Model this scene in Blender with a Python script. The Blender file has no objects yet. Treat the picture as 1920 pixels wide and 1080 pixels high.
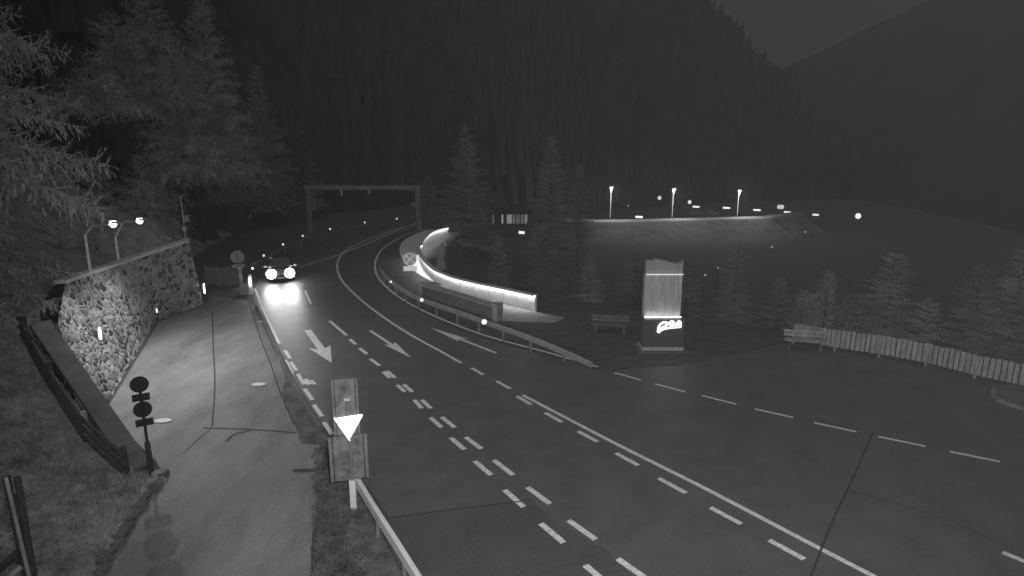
import bpy, math, random
import numpy as np
from mathutils import Vector
R = math.radians
random.seed(7)
scene = bpy.context.scene
C = scene.collection

# ------------------------------------------------------------------ camera
CAM_Z, PITCH, FPX = 9.7, R(13), 1200.0
cd = bpy.data.cameras.new('camera')
cam = bpy.data.objects.new('camera', cd); C.objects.link(cam)
cam.location = (0, 0, CAM_Z); cam.rotation_euler = (R(90) - PITCH, 0, 0)
cd.sensor_width = 36; cd.lens = 36 * FPX / 1920
cd.clip_start = 0.1; cd.clip_end = 6000
scene.camera = cam

# ------------------------------------------------------------------ sky: overcast night before dawn, brighter behind the camera
w = bpy.data.worlds.new('World'); scene.world = w; w.use_nodes = True
nt = w.node_tree; nt.nodes.clear()
def wn(t, **k):
    n = nt.nodes.new(t)
    for a, b in k.items(): setattr(n, a, b)
    return n
wo = wn('ShaderNodeOutputWorld'); bg = wn('ShaderNodeBackground'); tc = wn('ShaderNodeTexCoord')
sx = wn('ShaderNodeSeparateXYZ'); nt.links.new(tc.outputs['Generated'], sx.inputs[0])
def wmap(sock, a, b, c, d):
    m = wn('ShaderNodeMapRange'); m.interpolation_type = 'SMOOTHSTEP'
    for i, v in zip((1, 2, 3, 4), (a, b, c, d)): m.inputs[i].default_value = v
    nt.links.new(sock, m.inputs[0]); return m.outputs[0]
def wmath(op, a, b):
    m = wn('ShaderNodeMath', operation=op)
    for i, v in enumerate((a, b)):
        if isinstance(v, (int, float)): m.inputs[i].default_value = v
        else: nt.links.new(v, m.inputs[i])
    return m.outputs[0]
up = wmap(sx.outputs[2], 0.25, 1.0, 0.0, 0.16)
back = wmap(sx.outputs[1], 0.35, -0.9, 0.0, 0.30)
wnz = wn('ShaderNodeTexNoise'); wnz.inputs['Scale'].default_value = 5; wnz.inputs['Detail'].default_value = 5
wmp = wn('ShaderNodeMapping'); wmp.inputs['Scale'].default_value = (1, 1, 2.5)
nt.links.new(tc.outputs['Generated'], wmp.inputs[0]); nt.links.new(wmp.outputs[0], wnz.inputs['Vector'])
cl = wmap(wnz.outputs[0], 0.35, 0.7, 0.85, 1.2)
lum = wmath('MULTIPLY', wmath('ADD', 0.050, wmath('ADD', up, back)), cl)
nt.links.new(lum, bg.inputs[0]); bg.inputs[1].default_value = 1.0
nt.links.new(bg.outputs[0], wo.inputs[0])

scene.view_settings.view_transform = 'Standard'; scene.view_settings.look = 'None'
scene.view_settings.exposure = 0; scene.view_settings.gamma = 1
scene.render.engine = 'CYCLES'
scene.cycles.use_denoising = True
scene.cycles.max_bounces = 5
scene.cycles.sample_clamp_indirect = 3

# infrared lamp of the mast the webcam hangs on: lights the foreground and fades with distance
IR_W = 9000
ld = bpy.data.lights.new('mast_lamp', 'SPOT'); ld.energy = IR_W; ld.spot_size = R(115); ld.spot_blend = 0.8
ld.shadow_soft_size = 0.15
lo = bpy.data.objects.new('mast_lamp', ld); C.objects.link(lo)
lo.location = (0.6, -0.3, 10.3); lo.rotation_euler = (R(90) - R(12), 0, R(-8))

# ------------------------------------------------------------------ pixel -> place
_cp, _sp = math.cos(PITCH), math.sin(PITCH)
def ray(x, y):
    u = (x - 960) / FPX; v = (540 - y) / FPX
    return (u, _cp + v * _sp, -_sp + v * _cp)
def G(x, y, z=0.0):
    d = ray(x, y); t = (z - CAM_Z) / d[2]
    return Vector((d[0] * t, d[1] * t, z))
def P(x, y, Y):
    d = ray(x, y); t = Y / d[1]
    return Vector((d[0] * t, Y, CAM_Z + d[2] * t))

# ------------------------------------------------------------------ materials
MC = {}
def mat(name, v, rough=0.8, var=0.0, scale=4.0, bump=0.0, bscale=30.0, metal=0.0, spec=0.3, v2=None, stretch=None, grain=0, gscale=28):
    if name in MC: return MC[name]
    m = bpy.data.materials.new(name); m.use_nodes = True; MC[name] = m
    n = m.node_tree; b = n.nodes['Principled BSDF']
    b.inputs['Base Color'].default_value = (v, v, v, 1); b.inputs['Roughness'].default_value = rough
    b.inputs['Metallic'].default_value = metal; b.inputs['Specular IOR Level'].default_value = spec
    t = n.nodes.new('ShaderNodeTexCoord')
    src = t.outputs['Object']
    if stretch:
        mp = n.nodes.new('ShaderNodeMapping'); mp.inputs['Scale'].default_value = stretch
        n.links.new(src, mp.inputs[0]); src = mp.outputs[0]
    if var > 0:
        a = n.nodes.new('ShaderNodeTexNoise'); a.inputs['Scale'].default_value = scale; a.inputs['Detail'].default_value = 6
        a.inputs['Roughness'].default_value = 0.65
        n.links.new(src, a.inputs['Vector'])
        r = n.nodes.new('ShaderNodeMapRange')
        r.inputs[1].default_value = 0.3; r.inputs[2].default_value = 0.7
        r.inputs[3].default_value = v * (1 - var); r.inputs[4].default_value = v * (1 + var) if v2 is None else v2
        n.links.new(a.outputs[0], r.inputs[0]); n.links.new(r.outputs[0], b.inputs['Base Color'])
        if grain:
            g = n.nodes.new('ShaderNodeTexNoise'); g.inputs['Scale'].default_value = gscale; g.inputs['Detail'].default_value = 3
            n.links.new(t.outputs['Object'], g.inputs['Vector'])
            gr = n.nodes.new('ShaderNodeMapRange'); gr.inputs[1].default_value = .3; gr.inputs[2].default_value = .7
            gr.inputs[3].default_value = 1 - grain; gr.inputs[4].default_value = 1 + grain
            n.links.new(g.outputs[0], gr.inputs[0])
            mu = n.nodes.new('ShaderNodeMath'); mu.operation = 'MULTIPLY'
            n.links.new(r.outputs[0], mu.inputs[0]); n.links.new(gr.outputs[0], mu.inputs[1]); n.links.new(mu.outputs[0], b.inputs['Base Color'])
    if bump > 0:
        c = n.nodes.new('ShaderNodeTexNoise'); c.inputs['Scale'].default_value = bscale; c.inputs['Detail'].default_value = 4
        n.links.new(src, c.inputs['Vector'])
        bu = n.nodes.new('ShaderNodeBump'); bu.inputs['Strength'].default_value = bump; bu.inputs['Distance'].default_value = 0.05
        n.links.new(c.outputs[0], bu.inputs['Height']); n.links.new(bu.outputs[0], b.inputs['Normal'])
    return m
def emit(name, s):
    if name in MC: return MC[name]
    m = bpy.data.materials.new(name); m.use_nodes = True; MC[name] = m
    b = m.node_tree.nodes['Principled BSDF']
    b.inputs['Base Color'].default_value = (.8, .8, .8, 1)
    b.inputs['Emission Color'].default_value = (1, 1, 1, 1); b.inputs['Emission Strength'].default_value = s
    return m
def stone_mat(name, scale, mortar, lo, hi, bstr=1.0, edge=0.06):
    m = bpy.data.materials.new(name); m.use_nodes = True; MC[name] = m
    n = m.node_tree; b = n.nodes['Principled BSDF']; b.inputs['Roughness'].default_value = .85
    b.inputs['Specular IOR Level'].default_value = 0.25
    t = n.nodes.new('ShaderNodeTexCoord')
    nz = n.nodes.new('ShaderNodeTexNoise'); nz.inputs['Scale'].default_value = 2.2; nz.inputs['Detail'].default_value = 3
    n.links.new(t.outputs['Object'], nz.inputs['Vector'])
    mx = n.nodes.new('ShaderNodeMix'); mx.data_type = 'VECTOR'; mx.inputs[0].default_value = 0.16
    n.links.new(t.outputs['Object'], mx.inputs[4]); n.links.new(nz.outputs['Color'], mx.inputs[5])
    mp = n.nodes.new('ShaderNodeMapping'); mp.inputs['Scale'].default_value = (1, 1, 1.25)
    n.links.new(mx.outputs[1], mp.inputs[0])
    v = n.nodes.new('ShaderNodeTexVoronoi'); v.feature = 'DISTANCE_TO_EDGE'; v.inputs['Scale'].default_value = scale
    v2 = n.nodes.new('ShaderNodeTexVoronoi'); v2.inputs['Scale'].default_value = scale
    for q in (v, v2): n.links.new(mp.outputs[0], q.inputs['Vector'])
    sp = n.nodes.new('ShaderNodeSeparateColor'); n.links.new(v2.outputs['Color'], sp.inputs[0])
    r = n.nodes.new('ShaderNodeMapRange'); r.inputs[3].default_value = lo; r.inputs[4].default_value = hi
    n.links.new(sp.outputs[0], r.inputs[0])
    e = n.nodes.new('ShaderNodeMapRange'); e.inputs[1].default_value = edge * .5; e.inputs[2].default_value = edge
    n.links.new(v.outputs['Distance'], e.inputs[0])
    f = n.nodes.new('ShaderNodeTexNoise'); f.inputs['Scale'].default_value = 14; f.inputs['Detail'].default_value = 5
    n.links.new(t.outputs['Object'], f.inputs['Vector'])
    fm = n.nodes.new('ShaderNodeMapRange'); fm.inputs[1].default_value = .3; fm.inputs[2].default_value = .7; fm.inputs[3].default_value = .7; fm.inputs[4].default_value = 1.3
    n.links.new(f.outputs[0], fm.inputs[0])
    c = n.nodes.new('ShaderNodeMix'); c.data_type = 'FLOAT'; c.inputs[2].default_value = mortar
    n.links.new(e.outputs[0], c.inputs[0]); n.links.new(r.outputs[0], c.inputs[3])
    mu = n.nodes.new('ShaderNodeMath'); mu.operation = 'MULTIPLY'
    n.links.new(c.outputs[0], mu.inputs[0]); n.links.new(fm.outputs[0], mu.inputs[1])
    n.links.new(mu.outputs[0], b.inputs['Base Color'])
    h = n.nodes.new('ShaderNodeMapRange'); h.inputs[1].default_value = 0; h.inputs[2].default_value = .3
    h.interpolation_type = 'SMOOTHSTEP'; n.links.new(v.outputs['Distance'], h.inputs[0])
    ad = n.nodes.new('ShaderNodeMath'); ad.operation = 'MULTIPLY_ADD'; ad.inputs[1].default_value = .5
    n.links.new(f.outputs[0], ad.inputs[0]); n.links.new(h.outputs[0], ad.inputs[2])
    bu = n.nodes.new('ShaderNodeBump'); bu.inputs['Strength'].default_value = bstr; bu.inputs['Distance'].default_value = .12
    n.links.new(ad.outputs[0], bu.inputs['Height']); n.links.new(bu.outputs[0], b.inputs['Normal'])
    return m

M_ASPH = mat('asphalt', .11, .5, .2, .9, .25, 60, grain=.28)
M_ASPH2 = mat('fresh_asphalt', .088, .5, .14, .8, .25, 60, grain=.28)
M_DRIVE = mat('worn_concrete_asphalt', .215, .6, .38, .45, .3, 50, stretch=(1.5, .55, 1), grain=.14, gscale=14)
M_PAINT = mat('road_paint', .72, .6, .28, 7, grain=.25)
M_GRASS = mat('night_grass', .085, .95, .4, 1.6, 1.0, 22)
M_DIRT = mat('verge_dirt', .12, .95, .55, 1.9, 1.0, 16)
M_STEEL = mat('galvanised_steel', .42, .5, .18, 3, 0, 1, .3, .4)
M_STEELD = mat('dull_steel', .22, .55, .2, 3, 0, 1, .2, .4)
M_DARK = mat('dark_metal', .04, .6, .2, 3)
M_PALE = mat('painted_pale', .7, .6, .1, 4)
M_SIGNB = mat('sign_back_grey', .02, .6, .15, 5)
M_BOARD = mat('mottled_sign_back', .18, .6, .55, 5, 0)
M_CONC = mat('concrete', .32, .85, .22, 1.5, .3, 20)
M_CONCD = mat('weathered_concrete', .13, .85, .3, 1.2, .4, 18)
M_WOOD = mat('weathered_wood', .32, .85, .35, 6, .4, 20, stretch=(1, 1, .2))
M_WOODD = mat('dark_wood', .055, .85, .4, 6, .4, 20)
M_LEAF = mat('spruce_needles', .24, .9, .5, .6, spec=.2)
M_LEAFH = mat('hillside_needles', .32, .9, .5, .6, spec=.15)
M_LEAFN = mat('larch_needles', .38, .9, .45, .8, spec=.2)
M_LEAFD = mat('dark_needles', .05, 1, .3, .05, spec=0)
M_BARK = mat('bark', .09, .95, .4, 5, .6, 10, stretch=(1, 1, .3))
M_MOUNT = mat('forested_slope', .05, 1, .2, .02, 0, spec=0)
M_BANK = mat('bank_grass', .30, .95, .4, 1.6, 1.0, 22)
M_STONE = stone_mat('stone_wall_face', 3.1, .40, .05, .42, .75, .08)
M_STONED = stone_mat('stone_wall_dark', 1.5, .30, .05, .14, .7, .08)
M_RUB = mat('black_rubber', .03, .8)
M_GLASS = mat('dark_glass', .02, .1, spec=.6)
M_CAR = mat('car_paint', .03, .35, spec=.6)

# ------------------------------------------------------------------ mesh helpers
class MB:
    def __init__(s): s.v = []; s.f = []
    def add(s, v, f):
        o = len(s.v); s.v += [tuple(p) for p in v]; s.f += [tuple(i + o for i in q) for q in f]
        return s
    def box(s, c, size, rz=0, rx=0):
        a, b, h = [q / 2 for q in size]; cz, sz = math.cos(rz), math.sin(rz); cx, sxx = math.cos(rx), math.sin(rx)
        V = []
        for k in (-1, 1):
            for j in (-1, 1):
                for i in (-1, 1):
                    x, y, z = i * a, j * b, k * h
                    y, z = y * cx - z * sxx, y * sxx + z * cx
                    V.append((c[0] + x * cz - y * sz, c[1] + x * sz + y * cz, c[2] + z))
        return s.add(V, [(0, 2, 3, 1), (4, 5, 7, 6), (0, 1, 5, 4), (2, 6, 7, 3), (0, 4, 6, 2), (1, 3, 7, 5)])
    def tube(s, pts, r, n=8, caps=True):
        pts = [Vector(p) for p in pts]; rs = r if isinstance(r, (list, tuple)) else [r] * len(pts)
        V = []; F = []
        ref = None
        for i, p in enumerate(pts):
            d = (pts[min(i + 1, len(pts) - 1)] - pts[max(i - 1, 0)]).normalized()
            if ref is None: ref = Vector((0, 0, 1)) if abs(d.z) < .9 else Vector((1, 0, 0))
            a = d.cross(ref).normalized(); b = d.cross(a).normalized(); 
            for k in range(n):
                t = 2 * math.pi * k / n
                V.append(p + (a * math.cos(t) + b * math.sin(t)) * rs[i])
        for i in range(len(pts) - 1):
            for k in range(n):
                k2 = (k + 1) % n
                F.append((i * n + k, i * n + k2, (i + 1) * n + k2, (i + 1) * n + k))
        if caps: F += [tuple(range(n)), tuple(range(len(V) - n, len(V)))[::-1]]
        return s.add(V, F)
    def disc(s, c, nrm, r, th=.03, n=28):
        nrm = Vector(nrm).normalized()
        return s.tube([Vector(c) - nrm * th / 2, Vector(c) + nrm * th / 2], r, n)
    def prism(s, poly, off):
        """closed planar polygon (3-D points) pushed along off"""
        n = len(poly); off = Vector(off)
        V = [Vector(p) for p in poly] + [Vector(p) + off for p in poly]
        F = [tuple(range(n)), tuple(range(n, 2 * n))[::-1]] + [(i, i + n, (i + 1) % n + n, (i + 1) % n) for i in range(n)]
        return s.add(V, F)
    def strip(s, A, B):
        """ribbon between two polylines"""
        n = len(A)
        return s.add(list(A) + list(B), [(i, i + 1, n + i + 1, n + i) for i in range(n - 1)])
    def sweep(s, path, prof):
        """profile of (side, up) swept along a plan path; side is to the left of travel"""
        path = [Vector(p) for p in path]; m = len(prof); V = []; F = []
        for i, p in enumerate(path):
            d = path[min(i + 1, len(path) - 1)] - path[max(i - 1, 0)]; d.z = 0; d.normalize()
            nn = Vector((-d.y, d.x, 0))
            for a, b in prof: V.append(p + nn * a + Vector((0, 0, b)))
        for i in range(len(path) - 1):
            for k in range(m):
                k2 = (k + 1) % m
                F.append((i * m + k, (i + 1) * m + k, (i + 1) * m + k2, i * m + k2))
        F += [tuple(range(m)), tuple(range(len(V) - m, len(V)))[::-1]]
        return s.add(V, F)
    def build(s, name, m, parent=None, smooth=False):
        me = bpy.data.meshes.new(name); me.from_pydata(s.v, [], s.f); me.materials.append(m); me.update()
        if smooth: me.polygons.foreach_set('use_smooth', [True] * len(me.polygons))
        o = bpy.data.objects.new(name, me); C.objects.link(o)
        if parent:
            o.parent = parent
            o.matrix_parent_inverse = (parent.matrix_basis).inverted()
        return o
def tag(o, label, cat, group=None):
    o['label'] = label; o['category'] = cat
    if group: o['group'] = group
    return o
def thing(name, loc, label, cat, group=None, rz=0):
    o = bpy.data.objects.new(name, None); C.objects.link(o); o.location = loc; o.rotation_euler = (0, 0, rz)
    o.empty_display_size = .3
    return tag(o, label, cat, group)
def struct(o, kind='structure'): o['kind'] = kind; return o
def smooth_path(pts, n=6):
    """Catmull-Rom through points"""
    pts = [Vector(p) for p in pts]; out = []
    q = [pts[0] * 2 - pts[1]] + pts + [pts[-1] * 2 - pts[-2]]
    for i in range(1, len(q) - 2):
        for k in range(n):
            t = k / n; a, b, c, d = q[i - 1], q[i], q[i + 1], q[i + 2]
            out.append(.5 * ((2 * b) + (c - a) * t + (2 * a - 5 * b + 4 * c - d) * t * t + (3 * b - a - 3 * c + d) * t ** 3))
    out.append(pts[-1]); return out
def sheet(name, pxs, z, m, pts=None):
    """flat sheet over a plan polygon"""
    P_ = pts or [G(x, y) for x, y in pxs]
    me = MB(); me.add([(p[0], p[1], z) for p in P_], [tuple(range(len(P_)))])
    o = me.build(name, m)
    import bmesh
    bm = bmesh.new(); bm.from_mesh(o.data); bmesh.ops.triangulate(bm, faces=bm.faces[:], ngon_method='EAR_CLIP')
    for f in bm.faces:
        f.normal_update()
        if f.normal.z < 0: f.normal_flip()
    bm.to_mesh(o.data); bm.free()
    return struct(o)
def resample(path, step):
    out = [path[0].copy()]; acc = 0
    for a, b in zip(path, path[1:]):
        L = (b - a).length; t = step - acc
        while t <= L:
            out.append(a + (b - a) * (t / L)); t += step
        acc = (acc + L) % step
    return out

# ------------------------------------------------------------------ ground: one sheet, level round the road, falling to the valley on the right
EDGE = [Vector(p) for p in [(60, -30), (40, 5), (26.5, 22.6), (20.5, 27.2), (14.8, 32.6), (7.5, 37.6), (3.0, 38.8), (-1.0, 42.8), (-4.2, 47.5), (-6.3, 55), (-5.6, 66), (-4.8, 76), (-7, 88), (-13, 105), (-26, 130), (-60, 165)]]
EA = np.array([(p.x, p.y) for p in EDGE])
def edge_dist(x, y):
    """signed plan distance beyond the valley edge (positive = valley side)"""
    p = np.array((x, y)); best = 1e9; sg = -1
    for a, b in zip(EA[:-1], EA[1:]):
        d = b - a; t = max(0, min(1, ((p - a) @ d) / (d @ d))); q = a + d * t; r = p - q; L = math.hypot(*r)
        if L < best - 1e-9: best = L; sg = 1 if (d[0] * r[1] - d[1] * r[0]) < 0 else -1
    return best * sg
def hz(x, y):
    d = edge_dist(x, y)
    if d <= 0: return 0.0
    return -13.0 * (1 - math.exp(-d / 18.0))
xs = sorted(set([-1900, -1300, -700, -400, -250, -160, -110, -80] + list(range(-60, 60, 2)) + list(range(60, 140, 8)) + [140, 170, 220, 300, 450, 700, 1200, 1900]))
ys = sorted(set([-1300, -600, -300, -150, -80, -40, -20] + list(range(-10, 100, 2)) + list(range(100, 200, 8)) + [200, 230, 270, 330, 420, 600, 1000, 1900]))
gm = MB(); nx = len(xs)
gm.add([(x, y, hz(x, y)) for y in ys for x in xs],
       [(j * nx + i, j * nx + i + 1, (j + 1) * nx + i + 1, (j + 1) * nx + i) for j in range(len(ys) - 1) for i in range(nx - 1)])
struct(gm.build('ground', M_GRASS, smooth=True))

# ------------------------------------------------------------------ mountains (polar sheets from foot line to ridge line)
def noise1(a, k, amp): return amp * (math.sin(a * k) + .6 * math.sin(a * k * 2.3 + 1.3) + .35 * math.sin(a * k * 5.1 + .4))
def interp(x, pts):
    if x <= pts[0][0]: return pts[0][1]
    for (a, b), (c, d) in zip(pts, pts[1:]):
        if x <= c: return b + (d - b) * (x - a) / (c - a)
    return pts[-1][1]
def az_slope(x, y):
    d = ray(x, y); return math.degrees(math.atan2(d[0], d[1])), d[2] / math.hypot(d[0], d[1])
RL = sorted([az_slope(*q) for q in [(1300, -12), (1325, 15), (1350, 36), (1378, 60), (1400, 92), (1424, 117), (1450, 139), (1500, 170), (1560, 215)]])
RL = [(-80, .75), (-30, .70), (0, .52), (12, .36)] + RL + [(33, -.012), (42, -.03)]
RR = sorted([az_slope(*q) for q in [(1380, 170), (1430, 148), (1455, 137), (1500, 113), (1560, 88), (1620, 55), (1680, 30), (1730, 5), (1800, -30), (1915, -90)]]) + [(50, .42), (85, .5)]
def mountain(name, ridge, a0, a1, foot, footz, dist, ny=26, step=.6):
    m = MB(); cols = []; n = int((a1 - a0) / step) + 1
    for i in range(n):
        a = a0 + (a1 - a0) * i / (n - 1); F = interp(a, foot); Fz = interp(a, footz); D = interp(a, dist); S = interp(a, ridge)
        top = CAM_Z + S * D
        col = []
        for j in range(ny + 3):
            t = min(j / ny, 1.0); r = F + (D - F) * t ** 1.25; z = Fz + (top - Fz) * (t ** 1.25)
            if 0 < t < 1: z += (noise1(a + t * 9, .8, .02) + noise1(t * 14 + a * .5, 1.1, .015)) * (r - F) * (1 - t)
            if j > ny: r = D + (j - ny) * 150; z = top - (j - ny) * 60
            col.append((r * math.sin(R(a)), r * math.cos(R(a)), z))
        cols.append(col)
    k = ny + 3
    m.add([p for c in cols for p in c], [(i * k + j, (i + 1) * k + j, (i + 1) * k + j + 1, i * k + j + 1) for i in range(n - 1) for j in range(k - 1)])
    struct(m.build(name, M_MOUNT, smooth=True)); return cols
MTN_L = mountain('mountain', RL, -80, 42, [(-80, 70), (-30, 62), (-17, 88), (-8, 100), (0, 150), (8, 215), (31, 300), (42, 330)],
                 [(-80, 3), (-17, -1), (-8, -1), (0, -12.5), (31, -13.5)], [(-80, 420), (0, 460), (15, 500), (31, 600)])
mountain('mountain', RR, 12, 85, [(12, 520), (22, 330), (40, 190), (85, 140)], [(12, -14), (85, -14)], [(12, 950), (30, 850), (50, 800), (85, 700)], step=1)

# far woods: spruces over the slopes, nobody could count them
def forest(name, cols, na, label_seed, nt, lo=0.0, hi=1.0, h0=9, h1=17, a_lo=0, a_hi=None):
    rnd = random.Random(label_seed); V = []; F = []
    a_hi = a_hi or len(cols) - 2
    for _ in range(nt):
        i = rnd.randint(a_lo, a_hi); j = int((lo + (hi - lo) * rnd.random() ** na) * 25.99); u, v = rnd.random(), rnd.random()
        a, b, c_, d = [Vector(q) for q in (cols[i][j], cols[i + 1][j], cols[i][j + 1], cols[i + 1][j + 1])]
        p = a * (1 - u) * (1 - v) + b * u * (1 - v) + c_ * (1 - u) * v + d * u * v
        h = rnd.uniform(h0, h1); r = h * rnd.uniform(.14, .2); k = len(V); s = 6; ph = rnd.random() * 6
        lv = [(.08, 1), (.38, .45), (.36, .78), (.68, .25), (.66, .5)]
        for zt, rt in lv:
            for q in range(s):
                rr = r * rt * rnd.uniform(.75, 1.2); V.append((p.x + rr * math.cos(ph + q * 6.283 / s), p.y + rr * math.sin(ph + q * 6.283 / s), p.z - 1 + h * zt))
        V.append((p.x, p.y, p.z - 1 + h)); tip = len(V) - 1
        for q in range(s):
            q2 = (q + 1) % s
            F.append((k + q, k + q2, k + s + q2, k + s + q))
            F.append((k + 2 * s + q, k + 2 * s + q2, k + 3 * s + q2, k + 3 * s + q))
            F.append((k + 4 * s + q, k + 4 * s + q2, tip))
    o = MB(); o.v = V; o.f = F
    o = struct(o.build(name, M_LEAFD), 'stuff'); o['label'] = 'dark spruce wood covering the steep mountain slope'; o['category'] = 'forest'
    return o
forest('forest', MTN_L, 1.0, 3, 5200, 0, 1.0)
forest('forest', MTN_L, .35, 5, 1500, .72, 1.0, 6, 10, 140, 190)

# ------------------------------------------------------------------ left hillside behind the stone wall
WB = {'A': Vector((-11.1, 17.9, 0)), 'B': Vector((-15.6, 21.2, 0)), 'S': Vector((-15.0, 21.6, 0)), 'Cn': Vector((-19.55, 33.8, 0)), 'E': Vector((-18.7, 37.6, 0))}
B_TOP, S_TOP, C_TOP, E_TOP = 3.6, 4.7, 3.75, 3.9
hb = [(-8.9, 8, 0.05), (-9.5, 12.8, .05), (-10.3, 16.6, .05), (-11.3, 17.35, .1), (-12.5, 18.1, .7), (-14.6, 19.7, 1.7), (-16.7, 21.5, 2.8), (-18.3, 24.6, 3.9), (-19.4, 28, 3.8), (-20.3, 33, 3.6), (-19.9, 38, 3.6), (-21.5, 41, 2.2), (-25.5, 48, .6), (-28, 58, 0), (-30, 72, 0)]
hbp = smooth_path([Vector(p) for p in hb], 4)
outd = [0, .8, 1.8, 3.2, 5, 7.5, 11, 16, 23, 34, 50, 80]
hm = MB(); HV = []
for i, p in enumerate(hbp):
    q = hbp[min(i + 1, len(hbp) - 1)] - hbp[max(i - 1, 0)]
    t = min(1, max(0, (p.y - 14) / 12)); slope = .12 + .42 * t
    dirn = Vector((-1, .12 - .5 * (1 - t), 0)).normalized()
    for d in outd:
        z = p.z + slope * d + (0.12 * math.sin(p.y * 1.3 + d) + .15 * math.sin(d * .9 + p.y * .5)) * min(1, d / 2) - (0.0 if d else .03)
        HV.append((p.x + dirn.x * d, p.y + dirn.y * d, z))
k = len(outd)
hm.add(HV, [(i * k + j, (i + 1) * k + j, (i + 1) * k + j + 1, i * k + j + 1) for i in range(len(hbp) - 1) for j in range(k - 1)])
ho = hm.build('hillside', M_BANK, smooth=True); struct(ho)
ho.data.flip_normals()
# skirt of the mound down to ground along its foot
sk = MB(); sk.strip([p + Vector((0, 0, -.03)) for p in hbp], [Vector((p.x, p.y, -.3)) for p in hbp]); struct(sk.build('hillside', M_DIRT))

def grass_tufts(name, region, n, h=.14, m=M_GRASS, seed=1, label='short grass on the bank'):
    rnd = random.Random(seed); V = []; F = []
    for _ in range(n):
        p = region(rnd)
        for _k in range(4):
            a = rnd.random() * 6.28; hh = h * rnd.uniform(.5, 1.3); w_ = .015 + .02 * rnd.random(); l = rnd.uniform(-.6, .6) * hh; l2 = rnd.uniform(-.6, .6) * hh
            ox, oy = rnd.uniform(-.08, .08), rnd.uniform(-.08, .08); kk = len(V)
            V += [(p[0] + ox - w_ * math.cos(a), p[1] + oy - w_ * math.sin(a), p[2] - .01), (p[0] + ox + w_ * math.cos(a), p[1] + oy + w_ * math.sin(a), p[2] - .01), (p[0] + ox + l, p[1] + oy + l2, p[2] + hh)]
            F.append((kk, kk + 1, kk + 2))
    o = MB(); o.v = V; o.f = F; o = struct(o.build(name, m), 'stuff'); o['label'] = label; o['category'] = 'grass'
def reg_hill(r):
    i = r.randint(0, min(len(hbp) - 2, 26)); j = r.randint(0, 7); u, v = r.random(), r.random()
    a, b, c_, d = HV[i * k + j], HV[(i + 1) * k + j], HV[i * k + j + 1], HV[(i + 1) * k + j + 1]
    return [a[q] * (1 - u) * (1 - v) + b[q] * u * (1 - v) + c_[q] * (1 - u) * v + d[q] * u * v for q in range(3)]
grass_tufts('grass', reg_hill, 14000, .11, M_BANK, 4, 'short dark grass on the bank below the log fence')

# ------------------------------------------------------------------ roads
ROAD_L = [(1040, 2100), (790, 1085), (690, 912), (640, 832), (596, 785), (570, 745), (543, 700), (513, 645), (487, 592), (478, 562), (480, 538), (494, 519), (530, 504), (600, 478), (655, 455), (700, 438), (745, 421), (790, 409)]
ROAD_R = [(800, 416), (765, 430), (735, 443), (712, 460), (697, 482), (694, 500), (704, 527), (740, 556), (800, 592), (900, 634), (1030, 668), (1120, 694), (1200, 690), (1300, 682), (1420, 656), (1478, 642), (1545, 652), (1677, 669), (1785, 693), (1920, 722), (2300, 810), (3400, 2100)]
rl = smooth_path([G(*q) for q in ROAD_L], 4); rr_ = smooth_path([G(*q) for q in ROAD_R], 4)
sheet('road', None, .004, M_ASPH, pts=rl + rr_)
DR_R = [(576, 2100), (582, 1080), (592, 955), (607, 860), (600, 835), (566, 830), (556, 797), (540, 735), (536, 702), (514, 652), (492, 608), (478, 577), (462, 564), (440, 560), (420, 556)]
DR_L = [(395, 556), (384, 570)]
drl = [Vector((-18.6, 37.5, 0)), Vector((-19.4, 33.8, 0)), Vector((-18, 30.2, 0)), Vector((-14.9, 21.8, 0)), Vector((-11.0, 18.1, 0)), Vector((-10.4, 17.3, 0)), Vector((-9.4, 12.8, 0)), Vector((-8.8, 8, 0)), Vector((-7, 3, 0))]
sheet('driveway', None, .008, M_DRIVE, pts=smooth_path([G(*q) for q in DR_R], 4) + [G(*q) for q in DR_L] + drl)
sheet('verge', [(596, 2100), (590, 1080), (599, 960), (613, 870), (604, 835), (566, 832), (553, 797), (528, 738), (535, 712), (522, 670), (515, 662), (491, 607), (496, 607), (520, 660), (540, 704), (560, 737), (582, 776), (604, 810), (640, 848), (688, 915), (720, 975), (775, 1080), (1000, 2100)], .012, M_DIRT)
# a darker resurfaced patch across the left lanes (its edge shows in front of the double dashes)
sheet('road_patch', [(700, 958), (720, 972), (870, 955), (1000, 940), (1050, 985), (1135, 1030), (1190, 1085), (1500, 1400), (900, 1400), (800, 1085)], .008, M_ASPH2)

# kerb of the main road along the driveway
kb = MB(); kp = smooth_path([G(*q) for q in [(480, 575), (494, 607), (518, 662), (537, 706), (556, 738), (578, 776), (598, 808)]], 5)
kb.sweep(kp, [(0, 0), (0, .11), (.02, .13), (.13, .13), (.15, .11), (.15, 0)]); struct(kb.build('kerb', M_CONCD))
kb = MB(); kp = smooth_path([G(*q) for q in [(640, 850), (668, 905), (715, 1000), (758, 1085), (800, 1180)]], 5)
kb.sweep(kp, [(0, 0), (0, .10), (.02, .12), (.16, .12), (.18, .10), (.18, 0)]); struct(kb.build('kerb', M_CONCD))
kb = MB(); kp = smooth_path([G(*q) for q in [(1858, 730), (1858, 745), (1885, 760), (1930, 772), (2050, 800)]], 5)
kb.sweep(kp, [(0, 0), (0, .10), (.02, .12), (.16, .12), (.18, .10), (.18, 0)]); struct(kb.build('kerb', MC.get('x') or mat('worn_kerb', .2, .8, .3, 3)))
sheet('traffic_island', [(1862, 731), (1862, 745), (1888, 758), (1930, 770), (2050, 797), (2050, 720), (1900, 722)], .09, mat('island_paving', .14, .8, .2, 2))

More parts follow.
